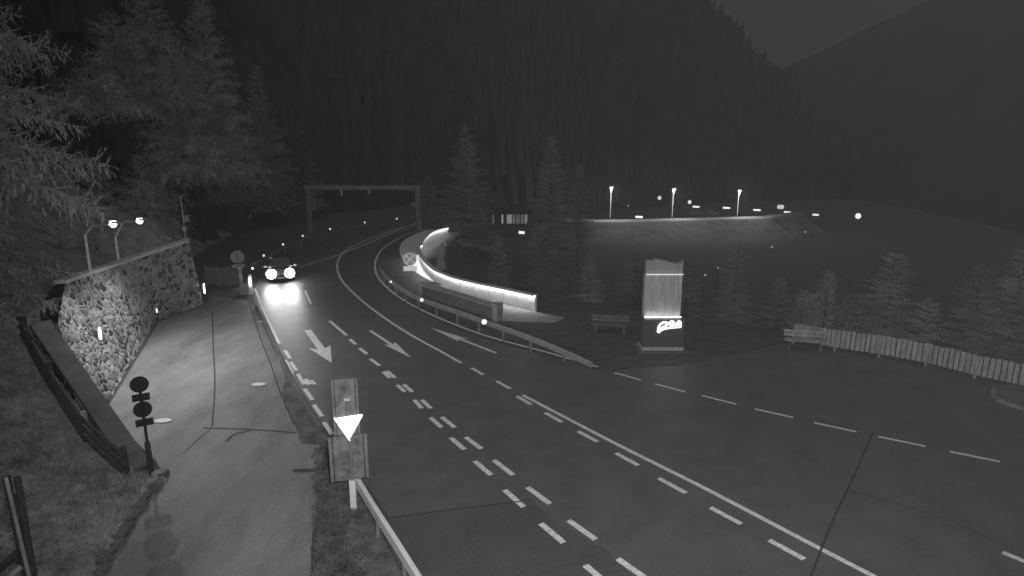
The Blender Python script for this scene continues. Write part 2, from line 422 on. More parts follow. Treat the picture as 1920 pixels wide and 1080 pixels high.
# painted markings
ZM = .009
mk = MB()
def line(pxs, wd, nsub=6, mb=None):
    path = smooth_path([G(*q) for q in pxs], nsub) if len(pxs) > 2 else [G(*q) for q in pxs]
    A, B = [], []
    for i, p in enumerate(path):
        d = path[min(i + 1, len(path) - 1)] - path[max(i - 1, 0)]; d.z = 0; d.normalize(); nn = Vector((-d.y, d.x, 0)) * wd / 2
        A.append((p.x + nn.x, p.y + nn.y, ZM)); B.append((p.x - nn.x, p.y - nn.y, ZM))
    (mb or mk).strip(A, B)
ln = MB()
line([(980, 741), (1060, 783), (1160, 835), (1300, 905), (1400, 957), (1520, 1020), (1640, 1082), (2000, 1270)], .16, mb=ln)
line([(865, 681), (830, 661), (760, 622), (700, 581), (662, 549), (640, 524), (632, 500), (638, 481), (655, 466), (690, 449), (735, 433), (790, 418)], .15, mb=ln)
line([(1120, 688), (1030, 662), (900, 626), (800, 586), (742, 553), (711, 523), (703, 500), (708, 480), (722, 463), (760, 441), (800, 428)], .15, mb=ln)
line([(478, 541), (484, 556), (492, 577), (508, 612), (524, 645)], .14, mb=ln)
line([(536, 675), (543, 688), (550, 700)], .07, mb=ln)
line([(560, 501), (600, 489), (640, 476), (700, 452), (740, 434), (790, 415)], .15, mb=ln)
line([(572, 545), (583, 570)], .14, mb=ln)
struct(ln.build('road_lines', M_PAINT))
ds = MB()
for q in [(1152, 699, 1202, 713), (1228, 720, 1285, 735), (1316, 742, 1380, 758), (1415, 767, 1487, 783), (1527, 793, 1606, 810), (1647, 819, 1735, 837), (1781, 847, 1875, 866)]:
    line([q[:2], q[2:]], .13, mb=ds)
for q in [(884, 690, 906, 703), (931, 715, 957, 729), (969, 743, 996, 759), (1022, 774, 1054, 792), (1084, 809, 1121, 829), (1155, 850, 1197, 873), (1235, 897, 1287, 925), (1332, 952, 1390, 983), (1442, 1013, 1508, 1049), (1578, 1085, 1650, 1125),
          (807, 783, 828, 802), (845, 821, 871, 843), (890, 865, 921, 891), (946, 919, 982, 951), (1014, 982, 1057, 1018), (1097, 1060, 1150, 1105),
          (828, 782, 853, 802), (873, 820, 903, 842), (926, 863, 962, 891), (989, 914, 1031, 945), (1066, 976, 1117, 1012), (1158, 1048, 1225, 1095),
          (777, 750, 791, 766), (791, 750, 808, 766), (745, 722, 759, 735), (757, 721, 773, 735), (719, 697, 731, 709), (726, 696, 741, 709),
          (694, 673, 712, 686), (674, 653, 688, 664), (656, 636, 667, 646), (618, 602, 650, 629), (1880, 1036, 1930, 1057), (2010, 1092, 2100, 1130)]:
    line([q[:2], q[2:]], .17, mb=ds)
for q in [(534, 657, 544, 672), (545, 679, 556, 695), (558, 701, 570, 721), (571, 729, 586, 750), (588, 759, 604, 781), (607, 792, 623, 815), (633, 829, 650, 855)]:
    line([q[:2], q[2:]], .16, mb=ds)
line([(572, 711), (581, 721)], .22, mb=ds); line([(584, 713), (591, 721)], .12, mb=ds)
struct(ds.build('road_dashes', M_PAINT))
ar = MB()
for pts in [[(571, 618), (584, 618), (600, 655), (617, 654), (623, 681), (595, 656), (603, 656), (592, 655)],]:
    pass
def arrow(tail, head, w=.16, hw=.85, hl=2.4):
    a, b = G(*tail), G(*head); d = (b - a).normalized(); n_ = Vector((-d.y, d.x, 0)); L = (b - a).length; q = b - d * hl; s = q + d * .35
    V = [a + n_ * w / 2, a - n_ * w / 2, s - n_ * w / 2, q - n_ * hw / 2, b, q + n_ * hw / 2, s + n_ * w / 2]
    ar.add([(p.x, p.y, ZM) for p in V], [(0, 1, 2, 6), (2, 3, 4), (2, 4, 6), (6, 4, 5)])
arrow((577, 619), (622, 681), .34, 1.0, 2.6); arrow((694, 620), (771, 671), .16, .62, 2.6); arrow((930, 662), (806, 614), .17, .62, 3.0)
struct(ar.build('road_arrows', M_PAINT))
# bitumen joints in the surfaces
M_BIT = mat('bitumen_joint', .045, .7, .2, 5)
jt = MB(); ZM = .0105
line([(1637, 812), (1622, 845), (1597, 902), (1560, 980), (1520, 1082)], .05, mb=jt)
line([(720, 973), (800, 962), (880, 952), (950, 944), (998, 937)], .05, mb=jt)
line([(1590, 921), (1700, 950), (1800, 985), (1875, 1020)], .03, mb=jt)
struct(jt.build('road_joint', M_BIT))
jt = MB(); ZM = .0125
line([(398, 585), (400, 650), (403, 720), (398, 800)], .06, mb=jt); line([(380, 803), (470, 806), (556, 812)], .10, mb=jt)
line([(552, 797), (526, 738), (510, 690), (487, 630), (467, 566)], .05, mb=jt)
line([(345, 850), (375, 822), (398, 803)], .05, mb=jt); line([(425, 828), (440, 815), (470, 808)], .10, mb=jt)
struct(jt.build('road_joint', M_BIT)); ZM = .009

# drain slots and covers
for (x, y, lw, ld_, lab, nm, m_) in [(485, 722, .66, .42, 'bright oval drain cover in the driveway, halfway along its joint', 'drain_cover', M_PALE),
                                 (306, 790, .66, .40, 'bright oval drain cover just right of the double round sign', 'drain_cover', M_PALE),
                                 (489, 604, .30, .25, 'small bright cover beside the kerb at the far end of the driveway', 'drain_cover', M_PALE),
                                 (574, 884, .95, .22, 'long dark drain grate at the driveway edge left of the yield sign', 'drain_grate', M_DARK),
                                 (634, 1003, .55, .28, 'dark oval drain grate in the verge below the yield sign', 'drain_grate', M_DARK)]:
    c = G(x, y); rt = thing(nm, (c.x, c.y, .012), lab, 'drain cover' if m_ is M_PALE else 'drain grate')
    f = MB(); n_ = 20
    ring = [(c.x + lw / 2 * math.cos(t * 6.2832 / n_) , c.y + ld_ / 2 * math.sin(t * 6.2832 / n_) * (1.0), .014) for t in range(n_)]
    f.prism(ring, (0, 0, .02)); f.build('frame', M_STEELD, rt)
    f = MB(); ring = [(c.x + lw * .44 * math.cos(t * 6.2832 / n_), c.y + ld_ * .42 * math.sin(t * 6.2832 / n_), .02) for t in range(n_)]
    f.prism(ring, (0, 0, .022)); f.build('lid', m_, rt)

# ------------------------------------------------------------------ stone walls
def quadgrid(mb, a, b, c, d, nu, nv, amp, rnd):
    """a-b bottom, d-c top"""
    V = []
    nrm = (b - a).cross(d - a).normalized()
    for j in range(nv + 1):
        for i in range(nu + 1):
            u, v = i / nu, j / nv
            p = a * (1 - u) * (1 - v) + b * u * (1 - v) + c * u * v + d * (1 - u) * v
            V.append(p + nrm * (rnd.uniform(-amp, amp) if 0 < i < nu and j < nv else 0))
    m_ = nu + 1
    mb.add(V, [(j * m_ + i, j * m_ + i + 1, (j + 1) * m_ + i + 1, (j + 1) * m_ + i) for j in range(nv) for i in range(nu)])
rnd = random.Random(11)
up_ = lambda p, z: Vector((p.x, p.y, z))
sw = thing('stone_wall', (-17.5, 28, 0), 'tall rubble stone retaining wall with smooth coping, lit, along the driveway', 'retaining wall')
A, B, S, Cn, E_ = WB['A'], WB['B'], WB['S'], WB['Cn'], WB['E']
S0 = Vector((-14.6, 20.9, 0))
Bn = Vector((-15.75, 21.35, 3.5)); Mb = Vector((-16.0, 24.4, 0))
St, Ct, Et = Vector((-17.6, 24.6, 4.2)), Vector((-19.3, 32.4, C_TOP)), Vector((-18.95, 37.2, E_TOP))
wm = MB()
quadgrid(wm, Mb, Cn, Ct, St, 50, 24, .035, rnd)
quadgrid(wm, S0, Mb, St, Bn, 18, 24, .045, rnd)
quadgrid(wm, Cn, E_, Et, Ct, 24, 24, .03, rnd)
quadgrid(wm, E_, E_ + Vector((-1.3, .3, 0)), Et + Vector((-1.0, .2, 0)), Et, 4, 24, .02, rnd)
wm.build('stone_face', M_STONE, sw)
cp = MB()
cpath = [St, Ct, Et]
cp.sweep(cpath, [(-.06, .0), (-.06, .14), (.38, .14), (.38, 0)]); cp.build('coping', mat('pale_coping', .62, .8, .15, 2), sw)
# near end of the wall, roughly broken edge
bm_ = MB(); quadgrid(bm_, Vector((-16.4, 21.9, 0)), S0, Bn, Vector((-17.2, 22.6, 3.6)), 8, 24, .05, rnd); bm_.build('wall_end', M_STONE, sw)
def wall_lamp(p, lab, r=.13, e=14, nrm=(1, .35, 0)):
    o = thing('wall_lamp', p, lab, 'wall lamp', 'small lamps let into the stone wall')
    nv = Vector(nrm).normalized()
    b_ = MB().disc(Vector(p), nv, r * 1.15, .10, 16); b_.build('housing', M_STEELD, o)
    g_ = MB(); tn = Vector((-nv.y, nv.x, 0))
    ring = [Vector(p) + nv * .05 + tn * r * .8 * math.cos(t * .3927) + Vector((0, 0, 1)) * r * 1.6 * math.sin(t * .3927) for t in range(16)]
    g_.prism(ring, nv * .05); g_.build('lens', emit('wall_lamp_glow%d' % e, e), o)
def on_wall(a, b, x, y, off=.1):
    """where the pixel's ray meets the upright plane through a,b"""
    d = Vector(ray(x, y)); n_ = (b - a).cross(Vector((0, 0, 1))); o = Vector((0, 0, CAM_Z)); t = (a - o).dot(n_) / d.dot(n_)
    p = o + d * t; nn = Vector((n_.x, n_.y, 0)).normalized()
    if nn.x < 0: nn = -nn
    return p + nn * off
wall_lamp(on_wall(S0, Cn, 177, 626), 'bright lens of the wall lamp nearest the camera on the stone wall', .14, 3)
wall_lamp(on_wall(S0, Cn, 285, 583, .15), 'small dim wall lamp by the inner corner of the stone wall', .07, 2)
wall_lamp(on_wall(Cn, E_, 377, 541, .12), 'bright wall lamp at the far end of the stone wall', .2, 4)

ww = thing('wing_wall', (-13.5, 19.5, 0), 'sloping wing wall with broad smooth coping running down to the double round sign', 'wing wall')
Bt = Vector((B.x - .5, B.y + .3, B_TOP)); At = Vector((A.x, A.y, .12))
dW = Vector((Bt.x - At.x, Bt.y - At.y, 0)).normalized(); nW = Vector((dW.y, -dW.x, 0))
if nW.y > 0: nW = -nW        # towards the camera side
wd = .62
slab = MB()
slab.add([At, Bt, Bt + nW * wd, At + nW * wd, At - Vector((0, 0, .12)), Bt - Vector((0, 0, .14)), Bt + nW * wd - Vector((0, 0, .14)), At + nW * wd - Vector((0, 0, .12))],
         [(0, 1, 2, 3), (7, 6, 5, 4), (0, 4, 5, 1), (3, 2, 6, 7), (0, 3, 7, 4), (1, 5, 6, 2)]); slab.build('coping', M_CONCD, ww)
fc = MB()
a0 = At + nW * (wd - .05) - Vector((0, 0, .12)); b0 = Bt + nW * (wd - .05) - Vector((0, 0, .14))
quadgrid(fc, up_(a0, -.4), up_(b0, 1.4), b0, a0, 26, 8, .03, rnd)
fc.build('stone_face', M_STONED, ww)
fc = MB(); quadgrid(fc, up_(At, -.2), up_(Bt, -.2), Bt - Vector((0, 0, .14)), At - Vector((0, 0, .12)), 26, 8, .03, rnd)
fc.build('stone_face', M_STONE, ww)
# rubble at the foot of the sign
for i, (x, y, s_) in enumerate([(298, 893, .17), (288, 905, .13), (311, 888, .08), (305, 902, .10)]):
    p = G(x, y); m_ = MB(); r2 = random.Random(i)
    ring = []
    V = []; F = []
    for a in range(5):
        for b_ in range(8):
            th = math.pi * (a + .5) / 5; ph = 6.283 * b_ / 8; q = s_ * r2.uniform(.8, 1.15)
            V.append((p.x + q * 1.4 * math.sin(th) * math.cos(ph), p.y + q * math.sin(th) * math.sin(ph), s_ * .5 + q * .7 * math.cos(th)))
    for a in range(4):
        for b_ in range(8): F.append((a * 8 + b_, a * 8 + (b_ + 1) % 8, (a + 1) * 8 + (b_ + 1) % 8, (a + 1) * 8 + b_))
    F += [tuple(range(8))[::-1], tuple(range(32, 40))]
    m_.add(V, F); tag(m_.build('stone', M_CONC, smooth=True), ['largest pale stone at the foot of the double round sign', 'pale stone nearest the camera below the double round sign', 'tiny pale stone furthest right at the driveway corner', 'small pale stone between the others at the driveway corner'][i], 'stone', 'pale stones at the end of the kerb')
# rough kerb stones between grass and driveway
ks = MB(); r2 = random.Random(5); kp = resample(smooth_path([G(*q) for q in [(306, 893), (270, 945), (232, 1005), (185, 1082), (120, 1200)]], 6), .34)
for p in kp: ks.box((p.x + r2.uniform(-.04, .04), p.y, .06), (.2 + r2.uniform(-.04, .05), .3, .14 + r2.uniform(-.04, .06)), r2.uniform(-.5, .1))
struct(ks.build('kerb', M_CONCD))

# log fence in front of the wing wall
lf = thing('log_fence', (-13.5, 19.0, 0), 'dark log rail fence climbing the bank in front of the wing wall', 'fence')
fpts = [Vector((-11.35, 17.15, 0)), G(165, 829, .75), G(102, 732, 1.75), G(52, 645, 2.75)]
for i_, p in enumerate(fpts): MB().tube([(p.x, p.y, p.z - .4), (p.x, p.y, p.z + 1.0)], [.10, .085], 9).build('post', M_WOODD if i_ != 1 else M_WOOD, lf)
for hgt in (.25, .55, .85):
    for p, q in zip(fpts, fpts[1:]):
        dd = (q - p).normalized() * .25; sh = Vector((-.06, -.08, hgt))
        MB().tube([p - dd + sh, p.lerp(q, .5) + sh + Vector((0, 0, -.03)), q + dd + sh], [.075, .07, .06], 8).build('rail', M_WOODD, lf)

# log fence at the bottom left corner
bf = thing('log_fence', G(30, 1090), 'weathered log fence posts and braces in the bottom left corner', 'fence')
b1 = P(52, 1090, 10.2); t1 = P(12, 893, 10.6)
MB().tube([b1, t1], [.07, .06], 9).build('post', M_WOODD, bf)
MB().tube([P(66, 1100, 10.1), P(32, 893, 10.5)], [.06, .055], 9).build('post', M_WOODD, bf)
MB().tube([P(58, 1095, 10.05), P(11, 895, 10.4)], [.035, .03], 8).build('rail', M_WOOD, bf)
MB().tube([P(-60, 1120, 9.6), P(34, 1035, 10.1)], [.07, .065], 9).build('brace', M_WOODD, bf)
MB().tube([P(-40, 1135, 9.5), P(40, 1062, 10.0)], [.05, .05], 9).build('brace', M_WOOD, bf)
grass_tufts('grass', lambda r: (lambda p: (p.x, p.y, .01))(G(r.uniform(585, 600) + r.uniform(0, 1) * 0 + r.random() ** 1.2 * 90, r.uniform(840, 1085))) , 1500, .10, M_DIRT, 9, 'thin dead grass on the verge below the yield sign')

# ------------------------------------------------------------------ signs
def face(p): # unit vector from a place towards the camera, level
    v = Vector((-p.x, -p.y, 0)); return v.normalized()
# double round sign seen from behind
b = G(284, 886); t_ = P(264, 706, b.y)
ds_ = thing('traffic_sign', b, 'dark backs of two round signs and two small plates on one pole', 'traffic sign')
H = t_.z
MB().tube([b, (b.x, b.y, 1.0)], .075, 12).build('base_sleeve', M_DARK, ds_)
MB().tube([(b.x, b.y, .9), (b.x, b.y, H)], .04, 12).build('pole', M_SIGNB, ds_)
fb = face(b); rgt = Vector((fb.y, -fb.x, 0))
if rgt.x < 0: rgt = -rgt
for (yy, kind) in [(722, 'd'), (746, 'p'), (769, 'd'), (793, 'p')]:
    c = P(270, yy, b.y); c = Vector((b.x, b.y, c.z)) - fb * .06
    if kind == 'd': MB().disc(c, fb, .245, .025, 36).build('round_plate', M_SIGNB, ds_)
    else:
        m_ = MB(); h_ = .11; m_.prism([c + rgt * .23 + Vector((0, 0, h_)), c - rgt * .23 + Vector((0, 0, h_)), c - rgt * .23 - Vector((0, 0, h_)), c + rgt * .23 - Vector((0, 0, h_))], fb * .02); m_.build('lower_plate', M_SIGNB, ds_)

# yield sign with two sign boards seen from behind
b = G(664, 956); Yb = b.y
ys_ = thing('yield_sign', b, 'brilliant white inverted triangle sign on a pole with two mottled board backs', 'yield sign')
zt = P(650, 750, Yb).z
MB().tube([b, (b.x, b.y, zt)], .045, 12).build('pole', M_STEELD, ys_)
hb_z = P(662, 903, Yb).z; MB().box((b.x, b.y, hb_z / 2), (.16, .10, hb_z + .1), 0).build('base_post', M_PALE, ys_)
MB().box((b.x, b.y, zt + .02), (.15, .10, .05)).build('pole_cap', M_PALE, ys_)
fb = face(b); rgt = Vector((-fb.y, fb.x, 0));
if rgt.x < 0: rgt = -rgt
Z = Vector((0, 0, 1))
def zpx(y): return P(655, y, Yb).z
ctr = Vector((b.x, b.y, 0)) + fb * .10
tw = .36
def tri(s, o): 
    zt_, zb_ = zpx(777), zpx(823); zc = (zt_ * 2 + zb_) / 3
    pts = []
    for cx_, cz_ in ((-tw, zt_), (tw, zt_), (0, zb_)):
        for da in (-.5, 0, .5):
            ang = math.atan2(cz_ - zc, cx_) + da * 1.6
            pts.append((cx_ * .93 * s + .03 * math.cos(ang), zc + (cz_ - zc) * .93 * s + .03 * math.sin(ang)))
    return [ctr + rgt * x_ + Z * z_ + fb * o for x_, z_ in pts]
MB().prism(tri(1, 0), fb * .02).build('triangle_border', emit('retroreflect_glow_rim', .9), ys_)  # border emits: painted glow for lamp light the sheeting throws back
MB().prism(tri(.72, .022), fb * .006).build('triangle_field', emit('retroreflect_glow_sheet', 1.3), ys_)  # white field emits too, returned light painted as its own glow
def board(x0, y0, x1, y1, nm, back):
    c = Vector((b.x, b.y, 0)) - fb * back
    ym = (y0 + y1) / 2; wl = (P(x0, ym, Yb + .1).x - b.x) / rgt.x; wr = (P(x1, ym, Yb + .1).x - b.x) / rgt.x
    za, zb_ = zpx(y0), zpx(y1)
    P4 = [c + rgt * wl + Z * zb_, c + rgt * wr + Z * zb_, c + rgt * wr + Z * za, c + rgt * wl + Z * za]
    o = MB().prism(P4, -fb * .02).build(nm, M_BOARD, ys_)
    W = wr - wl
    for q in (.0, .945):
        m_ = MB(); l_ = c + rgt * (wl + W * q); m_.prism([l_ + Z * (zb_ + .0), l_ + rgt * W * .055 + Z * zb_, l_ + rgt * W * .055 + Z * za, l_ + Z * za], fb * .05); m_.build('stiffener', M_STEELD, o)
    for q in (.085, .885):
        m_ = MB(); l_ = c + rgt * (wl + W * q); m_.prism([l_ + Z * zb_, l_ + rgt * W * .03 + Z * zb_, l_ + rgt * W * .03 + Z * za, l_ + Z * za], fb * .012); m_.build('seam', M_DARK, o)
    for q in ((.0, .32, .66, .97) if nm == 'lower_board' else (.0, .97)):
        m_ = MB(); l_ = c + rgt * (wl + W * .2) + Z * (zb_ + (za - zb_) * q); m_.prism([l_, l_ + rgt * W * .6, l_ + rgt * W * .6 + Z * .03, l_ + Z * .03], fb * .04); m_.build('bracket', M_STEELD, o)
board(628, 712, 673, 816, 'upper_board', .08); board(623, 819, 690, 901, 'lower_board', .08)

# round no-stopping sign facing the camera by the right guard rail
b = G(771, 547); fb = face(b); rgt = Vector((-fb.y, fb.x, 0)); 
if rgt.x < 0: rgt = -rgt
ns = thing('no_stopping_sign', b, 'round pale sign with a cross above a small white plate beside the curved parapet', 'traffic sign')
zz = lambda y: P(769, y, b.y).z
MB().tube([b, (b.x, b.y, zz(474))], .04, 10).build('pole', M_STEELD, ns)
c = Vector((b.x, b.y, zz(486))) + fb * .06
rr0 = .43
M_SG = emit('sign_glow_grey', .09); M_SG.node_tree.nodes['Principled BSDF'].inputs['Base Color'].default_value = (.3, .3, .3, 1)  # disc sheet glows by emission: painted brightness, no lamp inside
M_SW = emit('sign_glow_white', .16)  # cross and rim given the same painted glow, a little stronger
MB().disc(c, fb, rr0, .02, 36).build('disc', M_SG, ns)
cr = MB()
for s in (1, -1):
    u = (rgt + Z * s).normalized(); v = (Z - rgt * s).normalized(); k0 = c + fb * (.012 + .001 * s)
    cr.prism([k0 + u * rr0 * .93 + v * .035, k0 - u * rr0 * .93 + v * .035, k0 - u * rr0 * .93 - v * .035, k0 + u * rr0 * .93 - v * .035], fb * .004)
cr.build('cross', M_SW, ns)
rg = MB(); n_ = 36
for i in range(n_):
    a, a2 = 6.2832 * i / n_, 6.2832 * (i + 1) / n_
    k0 = c + fb * .011
    q = [k0 + (rgt * math.cos(t) + Z * math.sin(t)) * r_ for t, r_ in ((a, rr0), (a2, rr0), (a2, rr0 * .87), (a, rr0 * .87))]
    rg.prism(q, fb * .006)
rg.build('rim', M_SW, ns)
c = Vector((b.x, b.y, zz(503))) + fb * .06
MB().prism([c + rgt * .44 + Z * .16, c - rgt * .44 + Z * .16, c - rgt * .44 - Z * .16, c + rgt * .44 - Z * .16], fb * .02).build('lower_plate', emit('plate_glow_white', .28), ns)  # plate brightness painted as emission, it is not a lit sign

# round sign seen from behind at the far end of the driveway
b = G(452, 552); fb = face(b); rgt = Vector((-fb.y, fb.x, 0)); 
if rgt.x < 0: rgt = -rgt
rs = thing('traffic_sign', b, 'grey back of a single round sign and narrow plate at the driveway end', 'traffic sign')
zz = lambda y: P(450, y, b.y).z
MB().tube([b, (b.x, b.y, zz(472))], .04, 10).build('pole', M_STEELD, rs)
MB().disc(Vector((b.x, b.y, zz(482))) - fb * .05, fb, .41, .02, 36).build('round_plate', mat('grey_plate', .3, .6, .2, 5), rs)
c = Vector((b.x, b.y, zz(499))) - fb * .05
MB().prism([c + rgt * .38 + Z * .11, c - rgt * .38 + Z * .11, c - rgt * .38 - Z * .11, c + rgt * .38 - Z * .11], fb * .02).build('lower_plate', MC['grey_plate'], rs)
# plinth and reflector post beside it
b = G(463, 552)
bo = thing('marker_post', b, 'squat stone block with a brilliant reflector strip beside the far round sign', 'marker post')
MB().box((b.x - .1, b.y, .35), (.55, .3, .7), .1).build('block', M_CONC, bo)
MB().box((b.x + .3, b.y, .65), (.16, .12, 1.3), .1).build('post', M_PALE, bo)
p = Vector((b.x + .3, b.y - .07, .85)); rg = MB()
rg.prism([p + Vector((.10 * math.cos(t * .3927), 0, .34 * math.sin(t * .3927))) for t in range(16)], (0, -.03, 0)); rg.build('reflector', emit('reflector_glow', 1.6), bo)  # reflector emits: thrown-back light painted in as a glow
MB().box((b.x - 1.6, b.y + .3, .12), (1.3, .5, .25), .1)  # (low box, never built into the scene)

# panel fence closing the driveway behind them
pf = thing('panel_fence', G(415, 545), 'low grey panel fence closing the far end of the driveway', 'fence')
a, c = P(386, 530, 42.5), P(452, 532, 42.5)
mp_ = MB()
for i in range(14):
    t0 = i / 14; x0 = a.x + (c.x - a.x) * t0; w_ = (c.x - a.x) / 14 * .92
    mp_.box((x0 + w_ / 2, 42.5, .72), (w_, .05, 1.15))
mp_.build('boards', mat('panel_grey', .16, .8, .25, 2), pf)
for i in range(4):
    x0 = a.x + (c.x - a.x) * i / 3; MB().box((x0, 42.6, .7), (.1, .1, 1.4)).build('post', M_STEELD, pf)

# ------------------------------------------------------------------ street lamps above the stone wall
def street_lamp(px, bend, arm0, head, Y, lab, e, rng):
    top = P(px, bend[1], Y); zb_ = 3.6
    base = Vector((top.x, Y, zb_))
    o = thing('street_lamp', base, lab, 'street lamp', 'street lamps behind the stone wall')
    el = P(arm0[0], arm0[1], Y - .6); hd = P(head[0], head[1], Y - 2)
    MB().tube([base - Z * .3, top], [.07, .055], 10).build('pole', M_PALE, o)
    MB().tube([top - Z * .02, el, hd - Vector((.15, 0, 0))], [.055, .045, .04], 8).build('arm', M_PALE, o)
    d = Vector((1, -.1, 0)).normalized(); s_ = Vector((-d.y, d.x, 0))
    hs = MB(); hs.prism([hd + d * q + s_ * r_ + Z * .05 for q, r_ in ((-.3, -.09), (.25, -.14), (.36, -.06), (.36, .06), (.25, .14), (-.3, .09))], (0, 0, .07)); hs.build('housing', M_STEELD, o)
    ln_ = MB(); ring = []
    V = []; F = []
    for a in range(5):
        th = -.55 + (math.pi / 2 + .55) * a / 4
        for b_ in range(14):
            ph = 6.2832 * b_ / 14
            V.append(hd + d * (.0 + .15 * math.cos(th) * math.cos(ph)) + s_ * .13 * math.cos(th) * math.sin(ph) + Z * (.045 - .17 * math.sin(th)))
    for a in range(4):
        for b_ in range(14): F.append((a * 14 + b_, a * 14 + (b_ + 1) % 14, (a + 1) * 14 + (b_ + 1) % 14, (a + 1) * 14 + b_))
    ln_.add(V, F); ln_.build('lens', emit('street_lens', 4), o, True)
    l = bpy.data.lights.new('lamp_light', 'SPOT'); l.energy = e; l.spot_size = R(162); l.spot_blend = 1; l.shadow_soft_size = .12
    lo_ = bpy.data.objects.new('lamp_light', l); C.objects.link(lo_); lo_.parent = o; lo_.matrix_parent_inverse = o.matrix_basis.inverted()
    lo_.location = hd - Z * .25 + Vector((.2, 0, 0)); lo_.rotation_euler = (R(rng[0]), R(rng[1]), 0)
street_lamp(159, (157, 440), (172, 423), (212, 421), 27.0, 'left street lamp with a bent arm behind the stone wall', 1150, (-4, -33))
street_lamp(216, (216, 444), (230, 417), (262, 415), 31.0, 'right street lamp with a bent arm behind the stone wall', 1150, (-4, -33))

# measuring mast on the wall's far end
b = P(349, 455, 38.2); o = thing('measuring_mast', b, 'thin mast with small instrument boxes on the far end of the stone wall', 'mast')
t_ = P(347, 368, 38.2)
MB().tube([b - Z * .4, (b.x - .02, b.y, t_.z)], [.04, .03], 8).build('pole', M_STEEL, o)
for (x, y, s) in [(350, 410, (.26, .2, .36)), (346, 429, (.22, .2, .24)), (349, 450, (.2, .2, .2))]:
    c = P(x, y, 38.1); MB().box(c, s, .3).build('instrument_box', M_STEEL if y != 410 else M_STEELD, o)
c = P(347, 376, 38.2); MB().tube([c, c + Vector((.18, 0, .05)), c + Vector((.2, 0, -.12))], .02, 6).build('sensor_arm', M_STEEL, o)

# ------------------------------------------------------------------ guard rails
WPROF = [(0, -.155), (.06, -.12), (.08, -.07), (.01, -.01), (.01, .01), (.08, .07), (.06, .12), (0, .155), (-.006, .155), (.05, .115), (.07, .07), (0, .012), (0, -.012), (.07, -.07), (.05, -.115), (-.006, -.155)]
def guardrail(label, pts, post_px, side, m=M_STEEL, reflect=(), loc=None, pr=WPROF):
    path = smooth_path(pts, 5)
    o = thing('guard_rail', loc or Vector((pts[0].x, pts[0].y, 0)), label, 'guard rail')
    prof = pr if side > 0 else [(-a, b_) for a, b_ in pr][::-1]
    MB().sweep(path, prof).build('beam', m, o)
    for p in resample(path, post_px)[1:]:
        d = p.copy(); h = max(.05, p.z)
        MB().box((d.x, d.y - .0, h / 2 - .05), (.08, .12, h + .1), .4).build('post', M_STEELD, o)
    for (x, y, zz_, r_) in reflect:
        p = G(x, y, zz_)
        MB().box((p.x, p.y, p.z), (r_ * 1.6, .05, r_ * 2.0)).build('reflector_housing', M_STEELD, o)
        MB().disc((p.x, p.y - .05, p.z), (0, -1, .15), r_, .03, 14).build('reflector', emit('reflector', .9), o)  # small painted glow on each reflector, in place of returned light
rp = [(712, 503, .66), (722, 516, .66), (735, 529, .66), (760, 547, .66), (792, 563, .66), (850, 583, .66), (908, 604, .66), (960, 622, .66), (1010, 641, .6), (1060, 662, .4), (1112, 686, .06)]
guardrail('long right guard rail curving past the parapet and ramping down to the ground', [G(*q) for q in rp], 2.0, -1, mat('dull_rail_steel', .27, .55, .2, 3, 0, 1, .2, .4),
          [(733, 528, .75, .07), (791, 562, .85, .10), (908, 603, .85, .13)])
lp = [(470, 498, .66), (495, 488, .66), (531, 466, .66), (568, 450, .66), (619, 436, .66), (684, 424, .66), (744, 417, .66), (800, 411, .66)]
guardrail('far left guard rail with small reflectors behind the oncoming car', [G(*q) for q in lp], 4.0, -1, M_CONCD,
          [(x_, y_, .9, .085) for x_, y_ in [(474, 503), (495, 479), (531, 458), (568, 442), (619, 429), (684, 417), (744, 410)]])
guardrail('short pale guard rail running out of the picture at the bottom beside the yield sign', [G(x, y, .62) for x, y in [(667, 900), (700, 955), (740, 1018), (782, 1086), (850, 1200)]], 1.9, -1, M_PALE,
          pr=[(0, -.15), (.05, -.12), (.05, .14), (.0, .15), (-.06, .15), (-.06, .12), (-.02, .12), (-.02, -.15)])
# lone reflector post by the car
# ------------------------------------------------------------------ gantry over the road
Yg = 68.5
g0, g1 = P(583, 437, Yg), P(785, 433, Yg); zg = P(684, 352, Yg).z
go = thing('sign_gantry', ((g0.x + g1.x) / 2, Yg, 0), 'wide steel gantry spanning the road at its far bend', 'gantry')
for gx in (g0.x, g1.x): MB().box((gx, Yg, zg / 2 - .2), (.42, .42, zg + .4)).build('leg', mat('gantry_leg_steel', .17, .6, .3, 1.5), go)
MB().box(((g0.x + g1.x) / 2, Yg, zg + .02), (g1.x - g0.x + .6, .5, .42)).build('cross_beam', mat('gantry_steel', .21, .6, .3, 1.5), go)
for x_, y0, y1, m_ in [(640, 356, 367, M_PALE), (691, 356, 364, M_STEEL), (737, 354, 358, M_STEELD)]:
    a = P(x_, y0, Yg - .3); c = P(x_, y1, Yg - .3)
    MB().box((a.x, Yg - .3, (a.z + c.z) / 2), (.12, .12, a.z - c.z)).build('hanger', m_, go)
for x_, y_, s, m_ in [(588, 384, (.3, .3, 1.3), MC['gantry_leg_steel']), (778, 384, (.35, .3, .55), M_STEELD), (787, 422, (.3, .3, 1.0), M_STEELD)]:
    c = P(x_, y_, Yg - .35); MB().box(c, s).build('control_box', m_, go)

